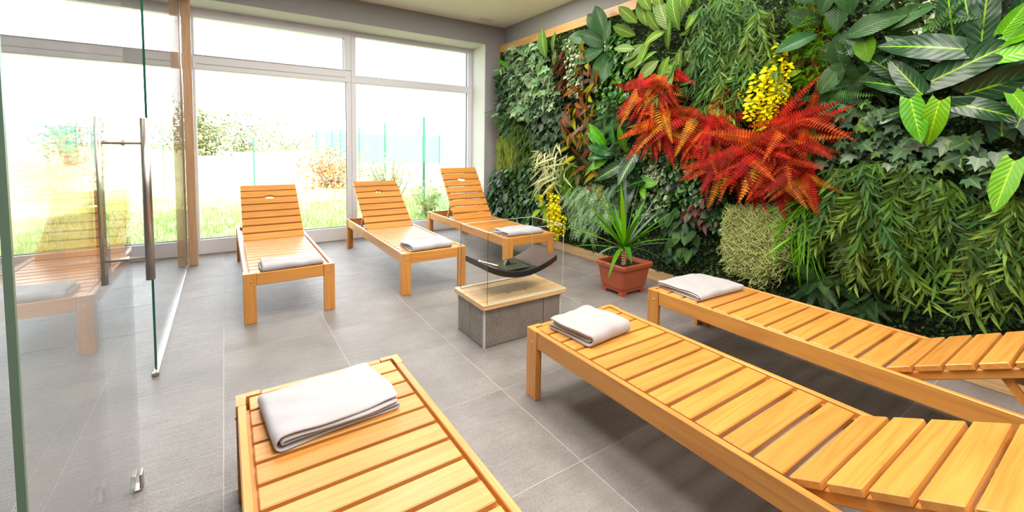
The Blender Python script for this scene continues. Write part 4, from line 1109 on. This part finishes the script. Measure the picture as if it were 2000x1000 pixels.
# ivy, each leaf a part
me_iv = [lm('leaf', ivy_geo(1.0), mt) for mt in m_ivy]
poly = [(1.36, 1.46), (1.28, 1.55), (1.14, 1.59), (0.96, 1.53), (0.85, 1.39), (0.70, 1.33), (0.56, 1.36), (0.45, 1.25), (0.41, 1.08), (0.55, 1.09), (0.63, 1.17), (0.80, 1.16), (0.99, 1.18), (1.15, 1.20), (1.29, 1.18)]
its = []
for (y, z) in scatter(poly, 295):
    its.append((y, z, rnd.uniform(-150, -30), rnd.uniform(5, 50), me_iv[rnd.choices((0, 1, 2, 3), weights=(5, 4, 2, 1.2))[0]], rnd.uniform(0.055, 0.10), rnd.uniform(0.04, 0.19)))
leaf_plant('ivy', 'broad band of lobed grey-green ivy between the red ferns and the big philodendron', *(0.87, 1.30), its)

# hanging heart-leaved pothos
me_h = [lm('leaf', leaf_geo(1, 0.62, P_heart, 6, 2, 0.25, 0.15), mt) for mt in (m_mid, leaf_mat('pothos_grey', (0.09, 0.13, 0.085), (0.075, 0.12, 0.07), rib=(0.2, 0.25, 0.17), rough=0.35), m_dfern)]
its = []
for (y, z) in scatter([(2.48, 0.72), (2.23, 0.78), (2.10, 0.62), (2.12, 0.44), (2.23, 0.24), (2.34, 0.26), (2.42, 0.48)], 60):
    its.append((y, z, rnd.uniform(-125, -55), rnd.uniform(10, 50), me_h[rnd.randrange(3)], rnd.uniform(0.08, 0.13), rnd.uniform(0.05, 0.17)))
leaf_plant('pothos', 'hanging heart-leaved pothos with greyish leaves right of the yucca', *(2.30, 0.54), its)

# cream spider blades
me_cr = [lm('leaf', leaf_geo(1, 0.09, P_blade, 5, 1, b_, 0.0), m_cream) for b_ in (0.2, 0.6)]
its = []
for (y, z) in scatter([(4.35, 1.23), (3.95, 1.32), (3.81, 1.18), (3.84, 0.88), (4.13, 0.73), (4.29, 0.97)], 110):
    its.append((y, z, rnd.uniform(-175, -5), rnd.uniform(20, 65), me_cr[rnd.randrange(2)], rnd.uniform(0.16, 0.30), rnd.uniform(0.06, 0.16)))
leaf_plant('spider_plant', 'spider plant with thin cream blades above the left yellow blossoms', *(4.09, 1.05), its)

# bright grass blades
me_gr = [lm('leaf', leaf_geo(1, 0.055, P_blade, 6, 1, b_, 0.0), mt) for mt in m_grass for b_ in (0.3, 0.7)]
its = []
for (y, z) in scatter([(1.41, 0.88), (1.31, 0.96), (1.24, 0.90), (1.26, 0.65), (1.35, 0.57), (1.41, 0.70)], 150):
    its.append((y, z, rnd.uniform(-150, -60), rnd.uniform(15, 55), me_gr[rnd.randrange(4)], rnd.uniform(0.16, 0.32), rnd.uniform(0.05, 0.16)))
leaf_plant('hanging_grass', 'tuft of bright green arching grass blades right of the hanging pale moss', *(1.34, 0.78), its)
its = []
for (y, z) in scatter([(1.29, 1.20), (1.14, 1.17), (1.13, 0.98), (1.23, 0.90)], 110):
    its.append((y, z, rnd.uniform(-130, -60), rnd.uniform(5, 35), me_gr[rnd.randrange(4)], rnd.uniform(0.10, 0.20), rnd.uniform(0.05, 0.14)))
leaf_plant('hanging_grass', 'thin green needle blades under the ivy at the right end of the red ferns', *(1.21, 1.07), its)

# Spanish moss: curly threads
def moss(name, label, poly, n, zlen, mats):
    cy, cz = centre(poly)
    t = plant(name, label, cy, cz)
    for q, mt in enumerate(mats):
        V, F = [], []
        for (y, z) in scatter(poly, n // len(mats)):
            p = wp(y, z, rnd.uniform(0.04, 0.19)) - t.location
            ph, r_ = rnd.uniform(0, 6), rnd.uniform(0.010, 0.030)
            k = 16
            dl = rnd.uniform(*zlen) / k
            dr_ = Vector((0, rnd.uniform(-.5, .5), -1))
            prev = None
            for i in range(k):
                c = p + dr_ * dl * i + Vector((r_ * math.sin(ph * 2 + i * 1.1), r_ * 1.5 * math.cos(ph + i * 1.3), r_ * math.sin(ph + i * 1.7)))
                o = len(V)
                w = 0.0017
                V += [tuple(c + Vector((0, w, 0))), tuple(c + Vector((-w, -w, 0))), tuple(c + Vector((w, -w, w)))]
                if i:
                    for e in range(3): F.append((o - 3 + e, o - 3 + (e + 1) % 3, o + (e + 1) % 3, o + e))
        tag(mesh_obj('moss_threads', pymesh('moss_threads', V, F, mt), t), kind='stuff')
    return t
moss('spanish_moss', 'curtain of pale green Spanish moss hanging below the red ferns',
     [(1.84, 0.82), (1.41, 0.89), (1.39, 0.74), (1.42, 0.59), (1.50, 0.50), (1.58, 0.38), (1.69, 0.45), (1.77, 0.40), (1.85, 0.54)], 2700, (0.06, 0.20), [m_moss, m_moss2])

# willow strands: each strand a part of its plant
def strand_geo(L_, seed, leafL=0.105, dens=28):
    r_ = random.Random(seed)
    parts = []
    pts = []
    ph = r_.uniform(0, 6)
    for i in range(dens):
        u = i / dens
        c = Vector((0.05 * math.sin(ph + u * 3), u * L_, 0.03 * math.sin(ph * 2 + u * 4)))
        pts.append(c)
        for s in (-1, 1):
            if r_.random() < 0.12: continue
            a = s * r_.uniform(6, 58)
            d = Vector((math.sin(R(a)), math.cos(R(a)), r_.uniform(-.3, .6)))
            parts.append((G_lance_w, Matrix.Translation(c) @ aim(d, Vector((r_.uniform(-.8, .8), r_.uniform(-.4, .4), 1))) @ Matrix.Scale(leafL * r_.uniform(0.6, 1.25), 4)))
    V, F, UV = merge(parts)
    return V, F, UV
G_lance_w = leaf_geo(1, 0.15, P_lance, 4, 2, 0.18, 0.2)
st_me = [[lm('strand', strand_geo(L_, 100 + q * 7 + k), m_willow[k]) for k in range(3)] for q, L_ in enumerate((0.45, 0.62, 0.8))]
def willow(name, label, items):
    y, z = items[0][0]
    t = plant(name, label, y, z)
    for (px, a, L_) in items:
        q = 0 if L_ < 0.5 else 1 if L_ < 0.7 else 2
        base = (0.45, 0.62, 0.8)[q]
        put('strand', st_me[q][rnd.randrange(3)], t, wp(px[0], px[1], rnd.uniform(0.08, 0.2)), wdir(a + rnd.uniform(-6, 6), rnd.uniform(-3, 10)), Vector((-1, rnd.uniform(-.5, .5), 0)), L_ / base)
    return t
its = []
for k in range(52):
    its.append((rnd.choice(((2.14, 2.46), (2.05, 2.39), (1.97, 2.45), (1.86, 2.35), (1.79, 2.38), (1.69, 2.32), (1.62, 2.25), (2.02, 2.27), (1.82, 2.18), (1.70, 2.12), (1.94, 2.17), (2.11, 2.21))), rnd.uniform(-118, -70), rnd.uniform(0.40, 0.72)))
for px, a, L_ in (((2.16, 2.34), -118, .7), ((2.18, 2.22), -120, .7), ((2.08, 2.16), -112, .65), ((2.01, 2.07), -104, .62), ((2.10, 1.92), -92, .50), ((1.87, 1.81), -82, .48), ((1.80, 1.92), -88, .4), ((1.63, 2.07), -80, .45)): its.append((px, a, L_))
willow('willow_drape', 'grey-green willow strands hanging from the top in front of the red ferns', its)
its = []
for k in range(34):
    its.append((rnd.choice(((1.14, 1.19), (1.10, 1.14), (1.05, 1.16), (1.00, 1.15), (0.96, 1.18), (0.92, 1.12), (1.08, 0.98), (1.00, 0.96), (0.94, 1.00))), rnd.uniform(-122, -68), rnd.uniform(0.36, 0.68)))
willow('willow_drape', 'green willow strands below the ivy, left of the bare matting near the lounger rail', its)
its = []
for k in range(34):
    its.append((rnd.choice(((0.88, 1.18), (0.82, 1.14), (0.76, 1.16), (0.71, 1.11), (0.65, 1.08), (0.61, 1.11), (0.83, 1.01), (0.74, 0.96), (0.64, 0.97), (0.69, 1.13))), rnd.uniform(-125, -66), rnd.uniform(0.34, 0.58)))
willow('willow_drape', 'green willow strands below the lime leaf pair, centre of the lower right', its)
its = []
for k in range(34):
    its.append((rnd.choice(((0.57, 1.06), (0.52, 1.03), (0.47, 1.02), (0.43, 1.00), (0.38, 1.00), (0.35, 1.03), (0.54, 0.90), (0.45, 0.92), (0.38, 0.90), (0.30, 1.01))), rnd.uniform(-128, -70), rnd.uniform(0.34, 0.56)))
willow('willow_drape', 'green willow strands at the far right edge below the philodendron', its)

# laburnum: lime leaves and hanging yellow flower chains
G_pet = leaf_geo(1, 0.8, P_round if False else P_oval, 3, 2, 0.3, 0.3)
def chain_geo(L_, seed, wide=0.05):
    r_ = random.Random(seed)
    parts = []
    n = int(L_ / 0.0075)
    for i in range(n):
        u = i / n
        a = i * 2.4
        w = wide * (0.75 - 0.6 * u) + 0.004
        c = Vector((w * 0.45 * math.cos(a), u * L_, w * 0.45 * math.sin(a)))
        d = Vector((math.cos(a), 0.25, math.sin(a)))
        parts.append((G_pet, Matrix.Translation(c) @ aim(d, Vector((r_.uniform(-.5, .5), -.6, 1.0 + r_.uniform(-.4, .4)))) @ Matrix.Scale(r_.uniform(0.8, 1.2) * (0.028 + w * 0.50), 4)))
    return merge(parts)
ch_me = [lm('flower_chain', chain_geo(L_, 60 + i, wd), m_yel) for i, (L_, wd) in enumerate(((0.34, 0.062), (0.48, 0.066), (0.24, 0.05)))]
me_lf = lm('leaf', leaf_geo(1, 0.55, P_oval, 5, 2, 0.25, 0.15), m_ylg)
def laburnum(label, chains, leaves):
    y, z = chains[0][0]
    t = plant('laburnum', label, y, z)
    for (px, k, s, a) in chains:
        put('flower_chain', ch_me[k], t, wp(px[0], px[1], rnd.uniform(0.16, 0.24)), wdir(a, rnd.uniform(-2, 6)), Vector((-1, 0, 0)), s)
    for (px, a, s) in leaves:
        put('leaf', me_lf, t, wp(px[0], px[1], rnd.uniform(0.10, 0.18)), wdir(a, rnd.uniform(10, 40)), face_room(), s)
    return t
laburnum('lime-leaved laburnum with hanging yellow blossom above the red ferns',
         [((1.51, 1.99), 0, 1.0, -97), ((1.56, 1.83), 1, 0.9, -92), ((1.62, 1.78), 0, 0.95, -100), ((1.53, 1.70), 1, 0.62, -90), ((1.46, 1.85), 2, 0.75, -100), ((1.65, 1.49), 2, 0.55, -90), ((1.77, 1.72), 2, 0.62, -92), ((1.47, 1.71), 2, .6, -95), ((1.59, 1.63), 2, .9, -95)],
         [((1.62, 1.85), 120, .09), ((1.61, 1.81), 70, .10), ((1.64, 1.73), 175, .11), ((1.66, 1.73), 210, .10), ((1.72, 1.71), 190, .10), ((1.80, 1.80), 200, .10), ((1.51, 1.71), 300, .11), ((1.52, 1.70), 240, .10), ((1.50, 2.00), 15, .09), ((1.45, 1.84), 60, .08), ((1.58, 1.88), 100, .10), ((1.47, 1.76), 20, .09), ((1.68, 1.67), 240, .1), ((1.68, 1.62), 260, .1), ((1.52, 1.91), 190, .08)])
laburnum('lime-leaved laburnum with yellow hanging blossom at the left, behind the fire table',
         [((3.91, 0.70), 1, 0.9, -90), ((3.85, 0.58), 0, 1.15, -88), ((3.97, 0.59), 0, 0.9, -92), ((3.79, 0.47), 2, 1.0, -85), ((4.05, 0.80), 2, 0.8, -92), ((4.14, 0.67), 2, 0.5, -90), ((3.87, 0.42), 1, 0.55, -90)],
         [((4.12, 0.58), 200, .16), ((4.17, 0.54), 240, .17), ((4.12, 0.51), 280, .17), ((4.07, 0.58), 320, .16), ((4.22, 0.60), 160, .15), ((4.07, 0.49), 255, .17), ((3.75, 0.68), 60, .14), ((3.97, 0.50), 290, .15), ((4.22, 0.47), 220, .15)])

# ------------------------------------------------------------------ outdoors
rnd = random.Random(5)
GZ = -0.12
def ground_mat():
    mt, nt, b, N, L = new_mat('lawn')
    tc = N('ShaderNodeTexCoord')
    n = N('ShaderNodeTexNoise'); n.inputs['Scale'].default_value = 1.2; n.inputs['Detail'].default_value = 6
    L(tc.outputs['Object'], n.inputs['Vector'])
    L(ramp(nt, n.outputs[0], [(0.35, (0.30, 0.35, 0.16)), (0.65, (0.46, 0.48, 0.26))]), b.inputs['Base Color'])
    b.inputs['Roughness'].default_value = 0.95; b.inputs['Specular IOR Level'].default_value = 0.05
    return mt
tag(obj('ground', box(-90, 110, 6.1, 260, GZ - 0.3, GZ), ground_mat()), kind='structure')
m_lawn = leaf_mat('grass_blade', (0.26, 0.38, 0.11), (0.42, 0.50, 0.22), rough=0.7, trans=0.3, gain=1.0)
V, F, UV = [], [], []
for _ in range(26000):
    y = 6.15 + (rnd.random() ** 1.6) * 7.0
    x = rnd.uniform(-2.4, 6.0)
    h = rnd.uniform(0.04, 0.13) * (1.4 if rnd.random() < 0.06 else 1)
    a = rnd.uniform(0, 6.28); w = 0.005; lx, ly = rnd.uniform(-.05, .05), rnd.uniform(-.05, .05)
    o = len(V)
    V += [(x - w * math.cos(a), y - w * math.sin(a), GZ), (x + w * math.cos(a), y + w * math.sin(a), GZ), (x + lx, y + ly, GZ + h)]
    F.append((o, o + 1, o + 2)); UV += [(0, 0), (1, 0), (.5, 1)]
lawn = mesh_obj('lawn_grass', pymesh('lawn_grass', V, F, m_lawn, UV))
tag(lawn, 'short green grass outside the large window', 'grass', kind='stuff')

def shrub(label, x, y, r_, h, nst, nlf, lmats, ls, stem, name='shrub', lean=0.5):
    t = thing(name, label, 'shrub' if name == 'shrub' else 'tree', (x, y, GZ))
    bm = bmesh.new(); parts = [[] for _ in lmats]
    for _ in range(nst):
        a = rnd.uniform(0, 6.28); hh = h * rnd.uniform(0.6, 1.0); rr = r_ * rnd.uniform(0.2, 1.0)
        pts = [Vector((0.25 * rr * math.cos(a), 0.25 * rr * math.sin(a), 0)), Vector((0.6 * rr * math.cos(a), 0.6 * rr * math.sin(a), hh * 0.5)), Vector((rr * math.cos(a + .3), rr * math.sin(a + .3), hh))]
        add_tube(bm, pts, [0.012 * h, 0.008 * h, 0.003 * h], 5)
        for _k in range(nlf):
            u = rnd.uniform(0.15, 1)
            c = pts[0].lerp(pts[1], u * 2) if u < .5 else pts[1].lerp(pts[2], u * 2 - 1)
            c = c + Vector((rnd.gauss(0, 1), rnd.gauss(0, 1), rnd.gauss(0, 1))) * r_ * 0.22
            c.z = max(c.z, 0.02)
            d = Vector((rnd.uniform(-1, 1), rnd.uniform(-1, 1), rnd.uniform(-.6, 1)))
            parts[rnd.randrange(len(lmats))].append((G_leafq, Matrix.Translation(c) @ aim(d, Vector((rnd.uniform(-1, 1), rnd.uniform(-1, 1), 1))) @ Matrix.Scale(ls * rnd.uniform(.6, 1.3), 4)))
    obj('stems', bm, stem, t)
    for p, mt in zip(parts, lmats):
        V, F, UV = merge(p)
        tag(mesh_obj('foliage', pymesh('foliage', V, F, mt, UV), t), kind='stuff')
    return t
G_leafq = ([(-.3, .0, 0), (.3, 0, 0), (.3, .7, .05), (0, 1, 0), (-.3, .7, .05)], [(0, 1, 2, 3, 4)], [(0, 0), (1, 0), (1, .7), (.5, 1), (0, .7)])
o_red = leaf_mat('hazed_red_leaf', (0.50, 0.21, 0.15), rough=0.7, trans=0.3, gain=1.0)  # outdoor shrub leaf colours lightened; bright haze is put into them
o_yel = leaf_mat('hazed_yellow_leaf', (0.60, 0.54, 0.26), rough=0.7, trans=0.3, gain=1.0)
o_grn = leaf_mat('outdoor_green_leaf', (0.36, 0.46, 0.22), rough=0.7, trans=0.3, gain=1.0)
o_dgr = leaf_mat('outdoor_dark_leaf', (0.26, 0.34, 0.19), rough=0.7, trans=0.3, gain=1.0)
t_grn = leaf_mat('skyline_green', (0.21, 0.26, 0.13), rough=0.8, trans=0.2, gain=1.0)
t_tan = leaf_mat('skyline_tan', (0.33, 0.27, 0.16), rough=0.8, trans=0.2, gain=1.0)
t_dgr = leaf_mat('skyline_dark', (0.13, 0.17, 0.10), rough=0.8, trans=0.2, gain=1.0)
twig = plain('grey_brown_twig', (0.16, 0.13, 0.09), 0.9)
shrub('reddish autumn shrub outside, left of the white window mullion', 2.85, 14.2, 1.25, 1.2, 22, 60, [o_red, o_yel, o_red], 0.09, twig)
shrub('loose yellow-green shrub outside behind the middle window lounger', 3.00, 9.4, 0.72, 1.15, 24, 26, [o_yel, o_grn], 0.06, twig)
shrub('small green shrub outside close to the right window frame', 3.22, 7.7, 0.34, 0.6, 14, 34, [o_grn, o_dgr], 0.06, twig)
tn = [('pale bushy tree on the skyline outside, near the wooden post', -1.7, 52, 2.6, 4.9), ('low tree on the skyline outside left of the middle of the window', 2.9, 72, 5.4, 4.7), ('distant tree on the skyline above the first window lounger', 11.3, 98, 7.0, 5.2), ('distant tree on the skyline left of the teal gate', 24.0, 124, 8.0, 6.2), ('tall pale tree outside seen through the gap beside the glass door', -6.6, 32, 1.7, 4.6), ('distant tree on the skyline left of the wooden post', -6.0, 84, 6.0, 4.6)]
for lab, x, y, r_, h in tn:
    shrub(lab, x, y, r_, h, 12, 110, [t_grn, t_tan, t_dgr], 0.34 if r_ > 2 else 0.22, twig, 'tree')

green = plain('green_fence_paint', (0.012, 0.13, 0.075), 0.5)
teal = plain('teal_gate_paint', (0.03, 0.20, 0.18), 0.5)
wire = plain('green_fence_wire', (0.10, 0.32, 0.22), 0.6)
fn = thing('mesh_fence', 'green chain-link fence receding outside behind the right window pane', 'fence', (0, 0, GZ))
PX = [(3.92, 9.66), (4.18, 13.45), (4.55, 18.0), (4.84, 22.75), (5.2, 28.2)]
def seg_mesh(p, q, z0, z1, pitch, r_):
    bm = bmesh.new()
    A, B = Vector((p[0], p[1], 0)), Vector((q[0], q[1], 0))
    Ln = (B - A).length; H_ = z1 - z0; u = (B - A) / Ln
    n = int((Ln + H_) / pitch)
    for s in (0, 1):
        for i in range(n):
            a0 = i * pitch - H_; a1 = a0 + H_
            lo, hi = max(a0, 0), min(a1, Ln)
            if hi - lo < 0.02: continue
            zl, zh = z0 + (lo - a0), z0 + (hi - a0)
            if s: lo, hi, zl, zh = lo, hi, z1 - (lo - a0), z1 - (hi - a0)
            P0, P1 = A + u * lo + Vector((0, 0, zl)), A + u * hi + Vector((0, 0, zh))
            w = r_
            vs = [bm.verts.new(P) for P in (P0 + Vector((0, 0, w)), P0 - Vector((0, 0, w)), P1 - Vector((0, 0, w)), P1 + Vector((0, 0, w)), P0 + Vector((w * 1.5, 0, 0)), P1 + Vector((w * 1.5, 0, 0)))]
            bm.faces.new((vs[0], vs[1], vs[2], vs[3])); bm.faces.new((vs[1], vs[4], vs[5], vs[2])); bm.faces.new((vs[4], vs[0], vs[3], vs[5]))
    for z in (z0, z1): add_tube(bm, [A + Vector((0, 0, z)), B + Vector((0, 0, z))], r_ * 1.6, 4)
    return bm
for p in PX: obj('post', box(p[0] - 0.024, p[0] + 0.024, p[1] - 0.024, p[1] + 0.024, 0, 2.02), green, fn)
PX = [(3.50, 6.5)] + PX
for p, q in zip(PX, PX[1:]): tag(obj('wire_mesh', seg_mesh(p, q, 0.06, 1.96, 0.075, 0.0022), wire, fn), kind='stuff')
gt = thing('mesh_gate', 'teal metal gate outside at the far end of the fence', 'gate', (4.95, 30.2, GZ))
for x in (0.0, 0.92): obj('post', box(x - 0.04, x + 0.04, -0.04, 0.04, 0, 2.15), teal, gt)
bm = bmesh.new(); frame_ring(bm, 0.06, 0.86, 0.15, 2.0, 0.04, -0.02, 0.02); obj('leaf_frame', bm, teal, gt)
for k in range(9): obj('bar', box(0.13 + k * 0.08, 0.15 + k * 0.08, -0.01, 0.01, 0.19, 1.96), teal, gt)
sc_ = thing('screen_fence', 'pale green screened fence far outside behind the right window pane', 'fence', (0, 0, GZ))
net = leaf_mat('windbreak_net', (0.30, 0.48, 0.36), rough=0.8, trans=0.4)
QX = [(5.9, 30.0), (9.0, 29.0), (12.5, 28.0), (16.0, 27.0), (20.0, 26.0), (24, 25)]
for p, q in zip(QX, QX[1:]):
    obj('post', box(p[0] - 0.03, p[0] + 0.03, p[1] - 0.03, p[1] + 0.03, 0, 2.1), green, sc_)
    bm = bmesh.new()
    vs = [bm.verts.new(v) for v in ((p[0], p[1], 0.1), (q[0], q[1], 0.1), (q[0], q[1], 2.0), (p[0], p[1], 2.0), (p[0], p[1] + .01, 0.1), (q[0], q[1] + .01, 0.1), (q[0], q[1] + .01, 2.0), (p[0], p[1] + .01, 2.0))]
    for f in ((0, 1, 2, 3), (7, 6, 5, 4), (0, 4, 5, 1), (3, 2, 6, 7), (0, 3, 7, 4), (1, 5, 6, 2)): bm.faces.new([vs[i] for i in f])
    mesh_o = obj('net', bm, net, sc_)
lp = thing('garden_post', 'slim green post standing alone on the lawn outside', 'post', (0.75, 15.4, GZ))
obj('pole', box(-0.02, 0.02, -0.02, 0.02, 0, 1.42), green, lp)
obj('cap', box(-0.026, 0.026, -0.026, 0.026, 1.42, 1.45), green, lp)
